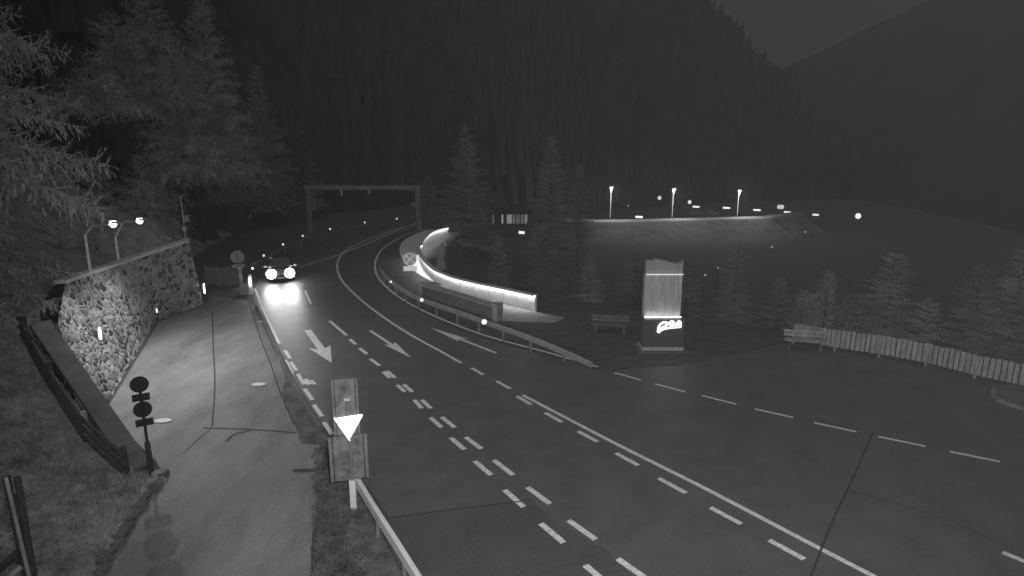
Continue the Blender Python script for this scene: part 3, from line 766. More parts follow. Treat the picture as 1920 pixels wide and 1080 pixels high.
# ------------------------------------------------------------------ oncoming car
cp_ = (G(510, 512, .72) + G(542, 512, .72)) / 2
hd = Vector((.33, -.94, 0)).normalized(); rz = math.atan2(hd.y, hd.x)
car = thing('car', (cp_.x, cp_.y, 0), 'oncoming car with both headlights blazing in the left lane', 'car', rz=rz)
def cm(): return MB()
def loc2w(x, y, z): return (x, y, z)
def cbuild(mb, name, m, parent=None, smooth=False):
    me = bpy.data.meshes.new(name); me.from_pydata(mb.v, [], mb.f); me.materials.append(m)
    if smooth: me.polygons.foreach_set('use_smooth', [True] * len(me.polygons))
    o_ = bpy.data.objects.new(name, me); C.objects.link(o_); o_.parent = parent or car; return o_
# sections along x (front at 0, rear at -4.3): half width, sill z, belt z, crown z
secs = [(.05, .60, .32, .60, .66), (-.10, .80, .25, .70, .76), (-.5, .88, .22, .80, .88), (-1.1, .9, .22, .88, .97), (-1.5, .9, .22, .92, .99), (-3.6, .9, .22, .95, 1.02), (-4.1, .86, .28, .92, .98), (-4.3, .74, .40, .82, .86)]
bd = MB(); V = []; 
for x_, hw, z0, z1, z2 in secs:
    V += [(x_, -hw * .92, z0), (x_, -hw, (z0 + z1) / 2), (x_, -hw * .97, z1), (x_, -hw * .6, z2), (x_, hw * .6, z2), (x_, hw * .97, z1), (x_, hw, (z0 + z1) / 2), (x_, hw * .92, z0)]
F = [(i * 8 + q, i * 8 + (q + 1) % 8, (i + 1) * 8 + (q + 1) % 8, (i + 1) * 8 + q) for i in range(7) for q in range(8)] + [tuple(range(8))[::-1], tuple(range(56, 64))]
bd.add(V, F); cbuild(bd, 'body', M_CAR)
cb = MB(); V = []
for x_, hw, z0, hw2, z1 in [(-1.15, .80, .95, .78, .98), (-1.9, .82, .97, .62, 1.42), (-3.1, .82, 1.0, .62, 1.46), (-4.0, .76, .98, .66, 1.02)]:
    V += [(x_, -hw, z0), (x_, -hw2, z1), (x_, hw2, z1), (x_, hw, z0)]
cb.add(V, [(i * 4 + q, i * 4 + (q + 1) % 4, (i + 1) * 4 + (q + 1) % 4, (i + 1) * 4 + q) for i in range(3) for q in range(4)] + [(3, 2, 1, 0), (12, 13, 14, 15)]); cbuild(cb, 'cabin', M_GLASS)
rf = MB(); rf.add([(-1.88, -.6, 1.43), (-1.88, .6, 1.43), (-3.12, .6, 1.47), (-3.12, -.6, 1.47), (-1.9, -.6, 1.46), (-1.9, .6, 1.46), (-3.1, .6, 1.5), (-3.1, -.6, 1.5)], [(0, 1, 2, 3), (7, 6, 5, 4), (0, 4, 5, 1), (1, 5, 6, 2), (2, 6, 7, 3), (3, 7, 4, 0)]); cbuild(rf, 'roof', M_CAR)
for sx_ in (-.75, -3.4):
    for sy in (-.82, .82):
        wo_ = cbuild(MB().tube([(sx_, sy - .1, .32), (sx_, sy + .1, .32)], .32, 22), 'wheel', M_RUB)
        cbuild(MB().tube([(sx_, sy - .11, .32), (sx_, sy + .11, .32)], .19, 14), 'rim', M_STEEL, wo_)
cbuild(MB().box((.10, 0, .48), (.04, .9, .16)), 'grille', M_DARK); cbuild(MB().box((.125, 0, .40), (.02, .5, .11)), 'number_plate', M_PALE)
for sy in (-1, 1):
    cbuild(MB().box((-1.3, sy * 1.0, 1.0), (.12, .2, .13)), 'mirror', M_CAR)
    hl = cbuild(MB().disc((.08, sy * .60, .70), (1, 0, 0), .32, .10, 22), 'headlight', emit('headlight_glow', 60))  # disc wider than the real lamp, its glare put into the shape
    l = bpy.data.lights.new('headlight_beam', 'SPOT'); l.energy = 420; l.spot_size = R(60); l.spot_blend = 1; l.shadow_soft_size = .08
    lo_ = bpy.data.objects.new('headlight_beam', l); C.objects.link(lo_); lo_.parent = car; lo_.location = (.22, sy * .60, .70)
    lo_.rotation_euler = (R(90), 0, R(-90)); lo_.rotation_euler = (R(90 - 2.2), 0, R(-90))

# ------------------------------------------------------------------ curved parapet, its lit ramp and the beam wall in front
px_c = [(1005, 584), (985, 579), (960, 573), (925, 565), (890, 557), (860, 549), (838, 541), (820, 532), (806, 520), (796, 508), (789, 494), (788, 482), (793, 468), (803, 457), (818, 449), (840, 443)]
cpt = smooth_path([G(*q) for q in px_c], 5)
par = thing('curved_parapet', cpt[0], 'curved white parapet lit along its rim, hooking round beyond the guard rail', 'parapet')
M_PAR = mat('pale_parapet', .74, .7, .12, 3)
n_ = len(cpt); near = cpt[:int(n_ * .74)]; far = cpt[int(n_ * .74) - 1:]
# panels: each near panel a mesh of its own
step_ = 4; HP = .95
for i in range(0, len(near) - 1, step_):
    seg = near[i:i + step_ + 1]
    if len(seg) < 2: continue
    a = (seg[1] - seg[0]).normalized() * .02; seg = [seg[0] + a] + seg[1:-1] + [seg[-1] - a] if len(seg) > 2 else seg
    MB().sweep(seg, [(-.08, 0), (.08, 0), (.08, HP), (-.08, HP)]).build('panel', M_PAR, par)
MB().sweep(far, [(-.08, 0), (.08, 0), (.08, HP), (-.08, HP)]).build('panel', M_PAR, par)
# handrail with a light strip on the road side (near arm), on the inside (far arm)
HR = [(-.09, HP + .003), (-.09, HP + .05), (.21, HP + .05), (.21, HP - .035), (.18, HP - .035), (.18, HP + .003)]
MB().sweep(near, HR).build('handrail', M_PALE, par)
MB().sweep(far, [(.09, HP + .003), (.09, HP + .05), (-.21, HP + .05), (-.21, HP - .05), (-.18, HP - .05), (-.18, HP + .003)]).build('handrail', M_PALE, par)
M_LED = emit('handrail_led', 34)
MB().sweep(near, [(.11, HP - .05), (.11, HP - .004), (.165, HP - .004), (.165, HP - .05)]).build('light_strip', M_LED, par)
MB().sweep(far, [(-.165, HP - .05), (-.165, HP - .004), (-.11, HP - .004), (-.11, HP - .05)]).build('light_strip', M_LED, par)
# deck crescent outside the parapet
M_DECK = mat('pale_deck', .72, .8, .1, 1.5)
o_px = [(815, 530), (795, 521), (776, 508), (762, 496), (753, 484), (749, 470), (752, 458), (764, 447), (782, 438), (800, 432), (812, 431)]
i_px = [(818, 531), (806, 521), (796, 509), (789, 496), (787, 482), (790, 469), (796, 461), (803, 453), (808, 447), (814, 441), (816, 435)]
oo, ii = smooth_path([G(*q) for q in o_px], 4), smooth_path([G(*q) for q in i_px], 4)
dk = MB(); dk.strip([(p.x, p.y, .06) for p in oo], [(p.x - .0, p.y, .06) for p in ii]); dk.strip([(p.x, p.y, .06) for p in oo], [(p.x, p.y, -.2) for p in oo])
struct(dk.build('walkway', M_DECK))
sheet('walkway', [(925, 566), (1008, 586), (1060, 596), (1040, 606), (925, 602)], .02, M_CONC)
# beam wall
bw = thing('concrete_beam_wall', G(860, 585), 'low dark concrete beam wall between the guard rail and the lit parapet', 'wall')
bp = smooth_path([G(*q) for q in [(795, 560), (822, 567), (860, 579), (895, 591), (925, 602)]], 4)
MB().sweep(bp, [(-.15, -.1), (.25, -.1), (.25, .82), (-.15, .82)]).build('wall_body', M_CONCD, bw)
MB().sweep(bp, [(-.22, .823), (.32, .823), (.32, .90), (-.22, .90)]).build('coping', M_CONC, bw)
p = bp[-1]; MB().box((p.x + .2, p.y + .1, .45), (.42, .55, 1.1), -.6).build('end_pier', M_CONC, bw)
p = bp[0]; MB().box((p.x + .4, p.y + .05, .55), (1.3, .5, .9), -.35).build('end_block', M_CONC, bw)
# pale carved stone standing inside the curve
p = G(826, 503); zt_ = P(826, 458, p.y).z
st = thing('carved_stone', p, 'pale irregular upright stone inside the curve of the parapet', 'stone')
m_ = MB(); pr = [(.0, .45), (.15, .42), (.4, .30), (.6, .36), (.8, .34), (.93, .22), (1.0, .06)]
V = []; r2 = random.Random(2)
for t, r_ in pr:
    for q in range(10):
        a = q * .6283; rr0_ = r_ * r2.uniform(.85, 1.15); V.append((p.x + rr0_ * math.cos(a) + .15 * t, p.y + rr0_ * .8 * math.sin(a), zt_ * t - .1))
F = [(i * 10 + q, i * 10 + (q + 1) % 10, (i + 1) * 10 + (q + 1) % 10, (i + 1) * 10 + q) for i in range(6) for q in range(10)] + [tuple(range(60, 70))]
m_.add(V, F); m_.build('boulder', M_CONC, st, True)
MB().box((p.x - .15, p.y - .25, .03), (1.1, .5, .08)).build('base_slab', M_CONC, st)
ib = P(834, 458, p.y); MB().box((ib.x, p.y, ib.z), (.14, .14, .3)).build('finial', M_PALE, st)

# ------------------------------------------------------------------ light pylon
Yp = 28.7
bl, br = P(1203, 661, Yp), P(1281, 661, Yp); cx = (bl.x + br.x) / 2
py_ = thing('light_pylon', (cx, Yp, 0), 'tall square pylon with a glowing ribbed shaft and a white glowing emblem', 'pylon')
zp = lambda y: P(1242, y, Yp).z
z_pl, z_b, z_l1, z_l2, z_t = zp(652), zp(600), zp(596), zp(515), zp(489)
wB = (br.x - bl.x); dpt = .9
MB().box((cx, Yp + dpt / 2, -.02), (wB + .45, dpt + .5, .14)).build('foot_slab', M_CONCD, py_)
MB().box((cx, Yp + dpt / 2, z_pl / 2 + .03), (wB, dpt, z_pl - .02)).build('plinth', mat('plinth_stone', .42, .8, .2, 5), py_)
MB().box((cx, Yp + dpt / 2, (z_pl + z_b) / 2 + .02), (wB - .04, dpt - .04, z_b - z_pl - .03)).build('base_box', mat('dark_panel', .085, .5, .1, 3), py_)
wS = P(1279, 560, Yp).x - P(1210, 560, Yp).x; cS = (P(1279, 560, Yp).x + P(1210, 560, Yp).x) / 2
# ribbed shaft: vertical ribs of uneven depth
rb = MB(); r2 = random.Random(8); x_ = cS - wS / 2
while x_ < cS + wS / 2 - .01:
    w_ = min(r2.uniform(.025, .06), cS + wS / 2 - x_); dz = r2.uniform(0, .09)
    rb.box((x_ + w_ / 2, Yp + .12 + dz + .2, (z_l1 + z_l2) / 2), (w_, .4, z_l2 - z_l1 - .05)); x_ += w_
rb.build('ribbed_shaft', mat('ribbed_metal', .5, .45, .5, 4, stretch=(8, 8, .3)), py_)
MB().box((cS, Yp + .55, (z_l1 + z_t) / 2), (wS - .02, .5, z_t - z_l1 - .5)).build('core', M_DARK, py_)
MB().box((cS, Yp + .2, z_b + .02), (wS + .02, .5, .07)).build('lower_ledge', M_STEELD, py_)
MB().box((cS, Yp + .0, z_l1 + .04), (wS, .035, .03)).build('lower_light_strip', emit('pylon_led', 8), py_)
MB().box((cS, Yp + .05, z_l2), (wS, .05, .045)).build('upper_light_strip', emit('pylon_led_top', .55), py_)
# skyline cut crest
def cr_y(u): return interp(u, [(0, 491), (.08, 489), (.16, 492), (.24, 487), (.4, 489), (.55, 491), (.7, 494), (.8, 496), (.93, 494), (.97, 493), (1, 489)])
poly = [Vector((cS - wS / 2, Yp + .13, z_l2 + .03)), Vector((cS + wS / 2, Yp + .13, z_l2 + .03))]
poly += [Vector((cS - wS / 2 + wS * u, Yp + .13, zp(cr_y(u)))) for u in [1, .97, .93, .86, .8, .7, .62, .55, .47, .4, .3, .24, .16, .12, .08, .03, 0]]
MB().prism(poly, (0, .35, 0)).build('skyline_crest', mat('crest_metal', .33, .5, .3, 4, stretch=(8, 8, .3)), py_)
# the glowing emblem: one long underline sweep, an open loop and two rounded humps
def q_(x, y): return Vector((P(x, y, Yp).x, Yp + .0, P(x, y, Yp).z))
em = MB()
def stroke(pts, ws):
    path = smooth_path([q_(*p_) for p_ in pts], 4); L = len(path); A_, B_ = [], []
    for i, p_ in enumerate(path):
        d = (path[min(i + 1, L - 1)] - path[max(i - 1, 0)]).normalized(); nn = Vector((-d.z, 0, d.x)); w_ = interp(i / (L - 1), ws) * .0242
        A_.append(p_ + nn * w_); B_.append(p_ - nn * w_)
    fr = [a + Vector((0, -.03, 0)) for a in A_], [a + Vector((0, -.03, 0)) for a in B_]
    em.strip(*fr); em.strip(fr[0], A_); em.strip(fr[1], B_)
def blob(x, y, rx, ry):
    c = q_(x, y); em.prism([c + Vector((rx * .0242 * math.cos(t * .3491), -.034, ry * .0242 * math.sin(t * .3491))) for t in range(18)], (0, .03, 0))
stroke([(1234.5, 621), (1242, 617.5), (1252, 615), (1264, 613.5), (1277, 612.5)], [(0, 2.6), (.3, 1.7), (1, 1.8)])
stroke([(1235, 620), (1234.5, 615), (1238, 608.5), (1244, 604.5), (1250, 605), (1250.5, 608.5), (1245, 612.5), (1238, 616)], [(0, 2), (.4, 1.9), (.7, 1.9), (1, 1)])
blob(1235, 621, 3.4, 3.2); blob(1259.5, 606, 6.3, 5.6); blob(1273, 605.5, 5, 5); blob(1266, 609.5, 11, 3.6); blob(1274, 610.5, 3.6, 3.6)
em.build('emblem', emit('emblem_glow', 2.2), py_)

# ------------------------------------------------------------------ benches
def bench(c, ln_, rz_, label, bm_=None):
    o = thing('bench', c, label, 'bench', rz=rz_)
    def bb(mb, nm):
        me = bpy.data.meshes.new(nm); me.from_pydata(mb.v, [], mb.f); me.materials.append((bm_ or M_WOOD) if nm in ('seat', 'backrest') else M_CONCD)
        q = bpy.data.objects.new(nm, me); C.objects.link(q); q.parent = o
    s = MB(); [s.box((0, -.16 + .16 * i, .45), (ln_, .14, .05)) for i in range(3)]; bb(s, 'seat')
    s = MB(); [s.box((0, .27 + .03 * i, .62 + .17 * i), (ln_, .04, .14), 0, -.15) for i in range(2)]; bb(s, 'backrest')
    for sx_ in (-1, 1):
        s = MB(); s.box((sx_ * ln_ * .38, 0, .21), (.1, .42, .42)); s.box((sx_ * ln_ * .38, .30, .62), (.07, .06, .55), 0, -.15); bb(s, 'leg')
bench(G(1143, 624), 1.9, R(-10), 'dark bench alone on the grass left of the light pylon', mat('dark_bench_wood', .13, .85, .35, 6))
bench(G(1507, 655), 1.8, R(-14), 'pale bench in front of the left end of the picket fence')

# ------------------------------------------------------------------ picket fence
pk = thing('picket_fence', G(1600, 665), 'long fence of upright boards along the right edge of the forecourt', 'fence')
fp = smooth_path([G(*q) for q in [(1488, 643), (1545, 654), (1615, 664), (1677, 674), (1733, 685), (1785, 698), (1840, 712), (1915, 728), (2050, 762), (2250, 830)]], 5)
r2 = random.Random(3)
bays = resample(fp, 1.85)
for i, (a, c) in enumerate(zip(bays, bays[1:])):
    d = (c - a).normalized(); ang = math.atan2(d.y, d.x); n_ = Vector((d.y, -d.x, 0)); L = (c - a).length
    nb = 9; m_ = MB()
    for q in range(nb):
        p = a + d * L * (q + .5) / nb; hh = .86 + r2.uniform(-.03, .03); m_.box((p.x + n_.x * .05, p.y + n_.y * .05, .16 + hh / 2), (L / nb * r2.uniform(.74, .88), .025, hh), ang, r2.uniform(-.02, .02))
    m_.build('boards', M_WOOD, pk)
    for z_ in (.35, .85):
        MB().tube([(a.x - n_.x * .02, a.y - n_.y * .02, z_), (c.x - n_.x * .02, c.y - n_.y * .02, z_)], .04, 6).build('rail', M_WOODD, pk)
    MB().tube([(a.x + n_.x * .09, a.y + n_.y * .09, -.2), (a.x + n_.x * .09, a.y + n_.y * .09, .95)], .055, 8).build('post', M_WOOD, pk)

# ------------------------------------------------------------------ terrace across the valley with its lamps
ZP = -9.0
def Q(x, y, z=ZP): return G(x, y, z)
f0, f1, f2 = Q(1112, 417), Q(1432, 410), Q(1512, 438, ZP - 1.5)
b0_, b1_ = f0 + Vector((8, 45, 0)), f1 + Vector((20, 45, 0))
tp = MB()
fr_ = smooth_path([f0 + Vector((-10, 10, -.5)), f0, (f0 + f1) / 2 + Vector((0, -.8, .0)), f1, f1 + Vector((4, 3, 0)), f1 + Vector((16, 14, -.3))], 5)
bk = [p + Vector((.5, 5, .05)) for p in fr_]; bk2 = [p + Vector((2, 12, -4.5)) for p in fr_]
tp.strip(fr_, bk); tp.strip(bk, bk2); struct(tp.build('terrace', mat('terrace_gravel', .2, .9, .3, 1)))
sl = MB(); rows_ = []
for jj, (dz, dy) in enumerate([(0, 0), (-1.2, -2), (-2.6, -5), (-4.2, -9), (-6, -14), (-9, -22)]):
    rows_.append([p + Vector((dy * -.25 if 1 else 0, dy, dz + .25 * math.sin(i * 1.7 + jj))) if jj else p for i, p in enumerate(fr_)])
for a, c in zip(rows_, rows_[1:]): sl.strip(a, c)
struct(sl.build('slope', mat('cut_grass_slope', .18, .95, .3, .5, .8, 6), smooth=True))
M_FAR = emit('far_lamp', 9)
def far_lamp(x, yt, yb, lab):
    b = Q(x, yb); b.y += 1.5; b = Vector((P(x, yb, b.y).x, b.y, ZP)); t_ = P(x, yt, b.y)
    o = thing('lamp_post', b, lab, 'lamp post', 'tall lamp posts along the far terrace')
    MB().tube([b, (b.x, b.y, t_.z)], [.12, .09], 8).build('pole', M_STEEL, o)
    MB().box((b.x, b.y - .3, t_.z + .1), (.9, 1.0, .2)).build('lamp_head', M_STEELD, o)
    m_ = MB(); m_.tube([(b.x, b.y - .3, t_.z - .02), (b.x, b.y - .3, t_.z - .5), (b.x, b.y - .25, t_.z - 1.2)], [.42, .28, .08], 10); m_.build('lens', emit('far_lens', 1.2), o)
    l = bpy.data.lights.new('lamp_light', 'POINT'); l.energy = 2600; l.shadow_soft_size = .3
    q = bpy.data.objects.new('lamp_light', l); C.objects.link(q); q.parent = o; q.matrix_parent_inverse = o.matrix_basis.inverted(); q.location = (b.x, b.y - 3.6, t_.z - 1.2)
far_lamp(1144, 351, 410, 'leftmost of the three tall lamp posts on the far terrace')
far_lamp(1260, 354, 408, 'middle of the three tall lamp posts on the far terrace')
far_lamp(1382, 357, 405, 'rightmost of the three tall lamp posts on the far terrace')
# low bollard tubes and globes beyond
def tube_lamp(x, y, wpx, Y, lab):
    c = P(x, y, Y); o = thing('strip_light', (c.x, c.y, c.z - 1.0), lab, 'strip light', 'horizontal strip lights across the valley'); w_ = wpx / FPX * Y
    for s in (-.35, .35): MB().box((c.x + w_ * s, Y + .15, c.z - .5), (.12, .12, 1.0)).build('stand', M_STEELD, o)
    MB().box((c.x, Y, c.z + .12), (w_ * 1.05, .3, .12)).build('hood', M_STEELD, o)
    MB().tube([(c.x - w_ / 2, Y - .1, c.z - .05), (c.x + w_ / 2, Y - .1, c.z - .05 - w_ * .05)], .26, 8).build('tube', emit('strip_glow', 1.0), o)
for a in [(1198, 406, 13, 163, 'strip light lowest and furthest left, behind the lit terrace edge'), (1305, 387, 12, 190, 'strip light just right of a globe lamp, between the middle and right lamp posts'), (1362, 389, 13, 190, 'strip light immediately left of the right lamp post'),
          (1419, 393, 13, 190, 'strip light first to the right of the right lamp post'), (1476, 397, 12, 190, 'strip light directly below right of the double globe'), (1529, 402, 11, 190, 'dimmest strip light, furthest right in the row'), (978, 435, 11, 120, 'short strip light below the lit building')]:
    tube_lamp(*a)
def globe(x, y, r, Y, lab, s=1.0, nm='globe_glow'):
    c = P(x, y, Y); o = thing('globe_lamp', (c.x, c.y, c.z - 3.0), lab, 'globe lamp', 'globe lamps scattered across the valley')
    MB().tube([(c.x, Y, c.z - 3), (c.x, Y, c.z)], .06, 6).build('pole', M_DARK, o)
    V = []; rr1 = r / FPX * Y
    m_ = MB(); m_.tube([(c.x, Y, c.z - rr1), (c.x, Y, c.z - rr1 * .7), (c.x, Y, c.z), (c.x, Y, c.z + rr1 * .7), (c.x, Y, c.z + rr1)], [rr1 * .2, rr1 * .75, rr1, rr1 * .75, rr1 * .2], 12); m_.build('globe', emit(nm, s), o, True)
for a in [(1236.5, 371, 3.6, 190, 'globe lamp hanging left of the middle lamp post', .6, 'globe_b'), (1293, 379, 3.6, 190, 'globe lamp between the middle lamp post and a strip light', .7, 'globe_c'), (1461, 388, 4, 190, 'left globe of the touching pair', .5, 'globe_d'), (1466, 388, 4, 192, 'right globe of the touching pair', .6, 'globe_b'),
          (1609, 405, 5, 190, 'brightest globe lamp alone at the far right', 1.3, 'globe_a'), (1200, 324, 3, 240, 'faint high light above the terrace between two lamp posts', .09, 'globe_f'), (1178, 386, 1.6, 185, 'tiny faint light right of the left lamp post', .12, 'globe_g'),
          (1447, 463, 2, 120, 'tiny dim light on the slope below the terrace', .25, 'globe_e'), (1510, 435, 2, 140, 'tiny dim light at the right end of the terrace slope', .15, 'globe_h'), (1346, 502, 2, 60, 'upper of two tiny lights right of the pylon', .15, 'globe_h'), (1322, 516, 2.2, 58, 'lower of two tiny lights right of the pylon', .3, 'globe_e')]:
    globe(*a)
# low dark parked cars on the terrace
for x_, lab in ((1312, 'left of two dark cars parked on the far terrace'), (1337, 'right of two dark cars parked on the far terrace')):
    c = Q(x_, 407); c.y += 3; o = thing('parked_car', (c.x, c.y, ZP), lab, 'car', 'cars parked on the far terrace')
    V = []; sil = [(-2.1, .3), (-2.1, .8), (-1.4, .95), (-.9, 1.4), (.7, 1.45), (1.3, .95), (2.1, .85), (2.1, .3)]
    MB().prism([Vector((c.x + a, c.y - .85, ZP + q)) for a, q in sil], (0, 1.7, 0)).build('body', M_CAR, o)
    for a in (-1.3, 1.3): MB().tube([(c.x + a, c.y - .9, ZP + .3), (c.x + a, c.y + .9, ZP + .3)], .32, 12).build('wheel', M_RUB, o)
# lit building
Yh = 125; hl_ = P(920, 424, Yh); hr_ = P(996, 424, Yh); ht = P(960, 399, Yh)
hb_ = thing('building', ((hl_.x + hr_.x) / 2, Yh, hl_.z), 'long low building with a lit front glimpsed through the trees', 'building')
W_ = hr_.x - hl_.x
MB().box(((hl_.x + hr_.x) / 2, Yh + 3, (hl_.z + ht.z) / 2 - 2), (W_, 6, ht.z - hl_.z + 4)).build('wall', M_CONCD, hb_)
MB().box(((hl_.x + hr_.x) / 2 + .3, Yh + 2.6, ht.z + .15), (W_ + 1, 7.4, .3)).build('roof', M_DARK, hb_)
for x0, x1, s in [(923, 927, .05), (940, 944, .20), (950, 960, .16), (961, 966, .05), (967, 975, .03), (976, 982, .04), (983, 989, .13)]:
    a, c = P(x0, 421, Yh), P(x1, 421, Yh)
    MB().box(((a.x + c.x) / 2, Yh - .03, (hl_.z + ht.z) / 2 + .1), (c.x - a.x - .08, .06, (ht.z - hl_.z) * .68)).build('window', emit('lit_pane_%d' % int(s * 100), s), hb_)

# ------------------------------------------------------------------ trees
def spruce(base, h, r, seed, label, group=None, name='spruce_tree', dens=1.0, m=None, z0=.12, fine=1, droop=.25, ragged=.2, hang=0, lowf=1):
    rn = random.Random(seed); o = thing(name, base, label, 'tree', group)
    base = Vector(base)
    MB().tube([base - Z * .5, base + Z * h * .5, base + Z * h * .97], [h * .014 + .04, h * .009 + .02, .02], 8).build('trunk', M_BARK, o)
    V = []; F = []
    def tri_(a, b_, c_): k_ = len(V); V.extend((a, b_, c_)); F.append((k_, k_ + 1, k_ + 2))
    nw = max(8, int(h * 2.1 * dens))
    for wv in range(nw):
        t = z0 + (1 - z0) * (wv / nw) ** .95
        L0 = r * (1 - t) ** .75 * (1 if t > z0 + .12 else lowf)
        nb = rn.randint(5, 8)
        ph = rn.random() * 6.28
        for bi in range(nb):
            a = ph + bi * 6.283 / nb + rn.uniform(-.3, .3); L = L0 * rn.uniform(1 - ragged * 2, 1 + ragged) + .12
            d = Vector((math.cos(a), math.sin(a), 0)); s_ = Vector((-d.y, d.x, 0))
            o_ = base + Z * (h * t + rn.uniform(-.15, .15)); ns = max(3, int(L * 2.6 * fine))
            el = rn.uniform(-.05, .35) + .35 * t
            prev = o_
            for k_ in range(1, ns + 1):
                u = k_ / ns
                p = o_ + d * L * u + Z * (L * (el * u - (droop + .35 * (1 - t)) * u * u + .16 * u ** 4))
                # the twig itself
                tri_(prev + Z * .02, prev - Z * .03, p)
                tl = (L * .30 * (1 - u * .75) + .16) * rn.uniform(.7, 1.25)
                for sg in (-1, 1):
                    dd = (d * rn.uniform(.5, 1.0) + s_ * sg + Z * rn.uniform(-.45, .1)).normalized()
                    if hang: dd = (d * rn.uniform(-.1, .7) + s_ * sg * rn.uniform(.1, .8) + Z * rn.uniform(-1.3, .2 if u < .7 else .9)).normalized()
                    q = p + dd * tl
                    wv_ = tl * .13
                    n2 = 2 + fine * (3 if hang else 2)
                    for e in range(n2):
                        v = (e + .3) / n2; c_ = p + dd * tl * v; ll = tl * ((.30 - .12 * v) if hang and fine > 2 else (.46 - .22 * v))
                        f2 = (dd * rn.uniform(.3, 1) + d * rn.uniform(-.5, .9) + Z * rn.uniform(-.9, .35)).normalized()
                        sd = f2.cross(Z).normalized() if abs(f2.z) < .95 else d
                        tri_(c_ - sd * ll * .16, c_ + sd * ll * .16, c_ + f2 * ll)
                    tri_(p - Z * wv_ * .3, p + Z * wv_ * .3, q)
                prev = p
    mb = MB(); mb.v = [tuple(v) for v in V]; mb.f = F; mb.build('crown', m or M_LEAF, o)
    return o
def tree_at(x, ytop, Y, zb_, r, seed, label, group=None, **kw):
    t_ = P(x, ytop, Y); spruce((t_.x, Y, zb_), t_.z - zb_, r, seed, label, group, **kw)
# near tree on the left
spruce((-19.9, 22.3, 3.6), 32, 5.1, 21, 'huge drooping larch filling the left edge of the picture', name='larch_tree', m=M_LEAFN, fine=3, dens=1.2, z0=.03, droop=.30, ragged=.26, hang=1, lowf=.56)
spruce((-19.6, 20.6, 2.6), 6.5, 2.6, 22, 'young larch under the huge one at the left end of the stone wall', name='larch_tree', m=M_LEAFN, fine=3, dens=1.8, z0=.04, droop=.2, ragged=.3, hang=1)
spruce((-27.5, 31, 9.0), 17, 4.0, 24, 'dim larch behind the huge one, over the street lamps', name='larch_tree', m=M_LEAFH, fine=2, z0=.05, hang=1)
HG = 'tall dark trees on the hillside above the stone wall'
for i, (x, yt, Y, zb_, r, lab) in enumerate([(205, 20, 46, 12, 3.6, 'tall hillside spruce above the two street lamps'), (262, -60, 52, 12, 3.8, 'tall hillside spruce whose top leaves the picture right of the street lamps'), (318, 60, 50, 7, 3.6, 'hillside spruce directly left of the thin mast'),
        (372, -20, 56, 6, 4.2, 'tall spruce directly behind the thin mast'), (425, 170, 62, 4, 3.6, 'spruce behind the far round sign'), (480, 120, 75, 2, 4.2, 'dark spruce behind the oncoming car'), (545, 215, 82, 1, 4, 'spruce left of the gantry leg'), (170, 150, 38, 12, 3.2, 'spruce between the larch and the street lamps')]):
    tree_at(x, yt, Y, zb_, r, 40 + i, lab, HG, m=M_LEAF if 420 < x < 600 else M_LEAFH, fine=2, hang=1, dens=1.3, z0=.06)
VG = 'spruces rising from the valley slope'
for i, (x, yt, Y, zb_, r, lab) in enumerate([(1035, 252, 58, -8, 3.4, 'tallest pointed spruce in the middle of the valley slope'), (1087, 305, 60, -8, 2.6, 'slim spruce directly right of the tallest one'), (872, 232, 66, -7, 4.4, 'broad dark spruce behind the curved parapet'), (935, 442, 50, -6, 2.0, 'low spruce above the middle of the lit parapet'),
        (1105, 485, 44, -4, 1.9, 'small rounded spruce behind the lone dark bench'), (902, 350, 76, -9, 2.6, 'slim spruce left of the lit building'), (1385, 450, 44, -6, 2.2, 'spruce between the pylon and the bench by the fence'), (1680, 468, 33, -3, 2.6, 'thin spruce behind the middle of the picket fence'),
        (1745, 560, 29, -1.5, 1.3, 'small spruce just above the picket fence'), (1845, 495, 34, -4, 2.4, 'spruce behind the right part of the picket fence'), (1925, 470, 31, -4, 2.6, 'spruce at the right edge behind the picket fence'), (800, 330, 92, -2, 4, 'dark spruce behind the right leg of the gantry'),
        (1190, 470, 60, -9, 3, 'spruce in the dark left of the pylon top'), (1290, 500, 52, -8, 2.4, 'spruce in the dark right of the pylon'), (1465, 520, 46, -7, 2.3, 'spruce behind the pale bench'), (670, 300, 100, 0, 4.2, 'dark spruce seen through the gantry')]):
    tree_at(x, yt, Y, zb_, r, 70 + i, lab, VG, dens=1.7, fine=2)
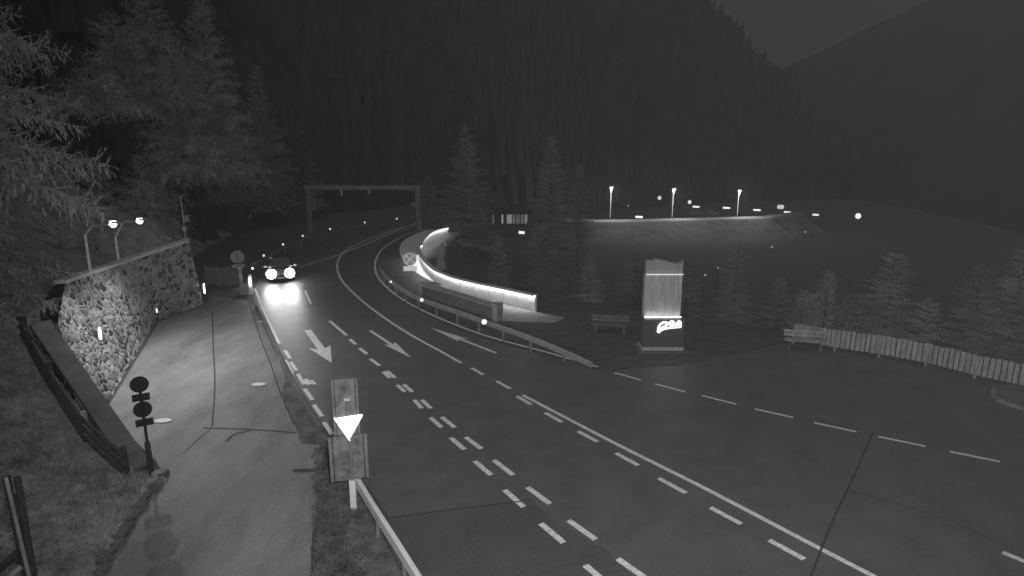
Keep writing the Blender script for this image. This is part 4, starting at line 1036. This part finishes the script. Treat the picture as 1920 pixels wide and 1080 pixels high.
# bushy young tree just behind the fence end, several leaders
for i, (x, yt, r, lab) in enumerate([(1508, 545, .9, 'leftmost leafy sapling behind the end of the picket fence'), (1556, 510, 1.1, 'tallest leafy sapling behind the end of the picket fence'), (1590, 556, .8, 'rightmost leafy sapling behind the end of the picket fence'), (1528, 550, .8, 'leafy sapling between the leftmost and tallest ones')]):
    tree_at(x, yt, 33, -2, r, 120 + i, lab, 'leafy saplings behind the fence end', name='sapling', m=M_LEAF, fine=2, dens=2.2, z0=.15, droop=-.4, ragged=.4)
# scrub on the slope behind the street lamps
SCR = [(185, 490, 32.5, 1.1, 2.0, 'leafy bush between the two street lamp poles'), (243, 470, 37, 1.0, 2.0, 'leafy bush right of the right street lamp pole'), (122, 505, 31, 1.4, 3.0, 'leafy bush left of the left street lamp pole'),
       (290, 470, 38, 1.3, 2.2, 'leafy bush on the slope left of the thin mast'), (205, 425, 41, 2.0, 4.6, 'young larch on the slope above the two street lamps'), (120, 430, 38, 2.0, 4.5, 'young larch on the slope above the left street lamp'), (275, 420, 46, 2.2, 5.5, 'young larch high on the slope left of the mast'), (325, 425, 52, 2.2, 5.5, 'young larch just behind the mast')]
for i, (x, y, Y, r, h_, lab) in enumerate(SCR):
    b_ = P(x, y + 8, Y); dl = max(0, -18.5 - b_.x); gz = 3.6 + .5 * dl
    spruce((b_.x, b_.y, min(b_.z, gz) - .3), h_, r, 140 + i, lab, 'bushes and young larches above the stone wall', name='bush' if h_ < 4 else 'larch_tree', m=M_LEAFN if i < 4 else M_LEAFH, fine=2, dens=3 if h_ < 4 else 1.8, z0=.03, droop=-.2 if h_ < 4 else .2, ragged=.4, hang=0 if h_ < 4 else 1)
# ------------------------------------------------------------------ thin night mist in the valley air
HAZE_D, HAZE_A = 0.0009, 0.385
hb2 = MB().box((0, 600, 340), (3960, 3960, 720)); ho2 = struct(hb2.build('haze', bpy.data.materials.new('mist')), 'stuff')
ho2['label'] = 'thin night mist filling the valley'; ho2['category'] = 'mist'
hmt = ho2.data.materials[0]; hmt.use_nodes = True; hn = hmt.node_tree; hn.nodes.clear()
hv = hn.nodes.new('ShaderNodeVolumePrincipled'); hv.inputs['Density'].default_value = HAZE_D; hv.inputs['Color'].default_value = (HAZE_A, HAZE_A, HAZE_A, 1)
hout = hn.nodes.new('ShaderNodeOutputMaterial'); hn.links.new(hv.outputs[0], hout.inputs['Volume'])
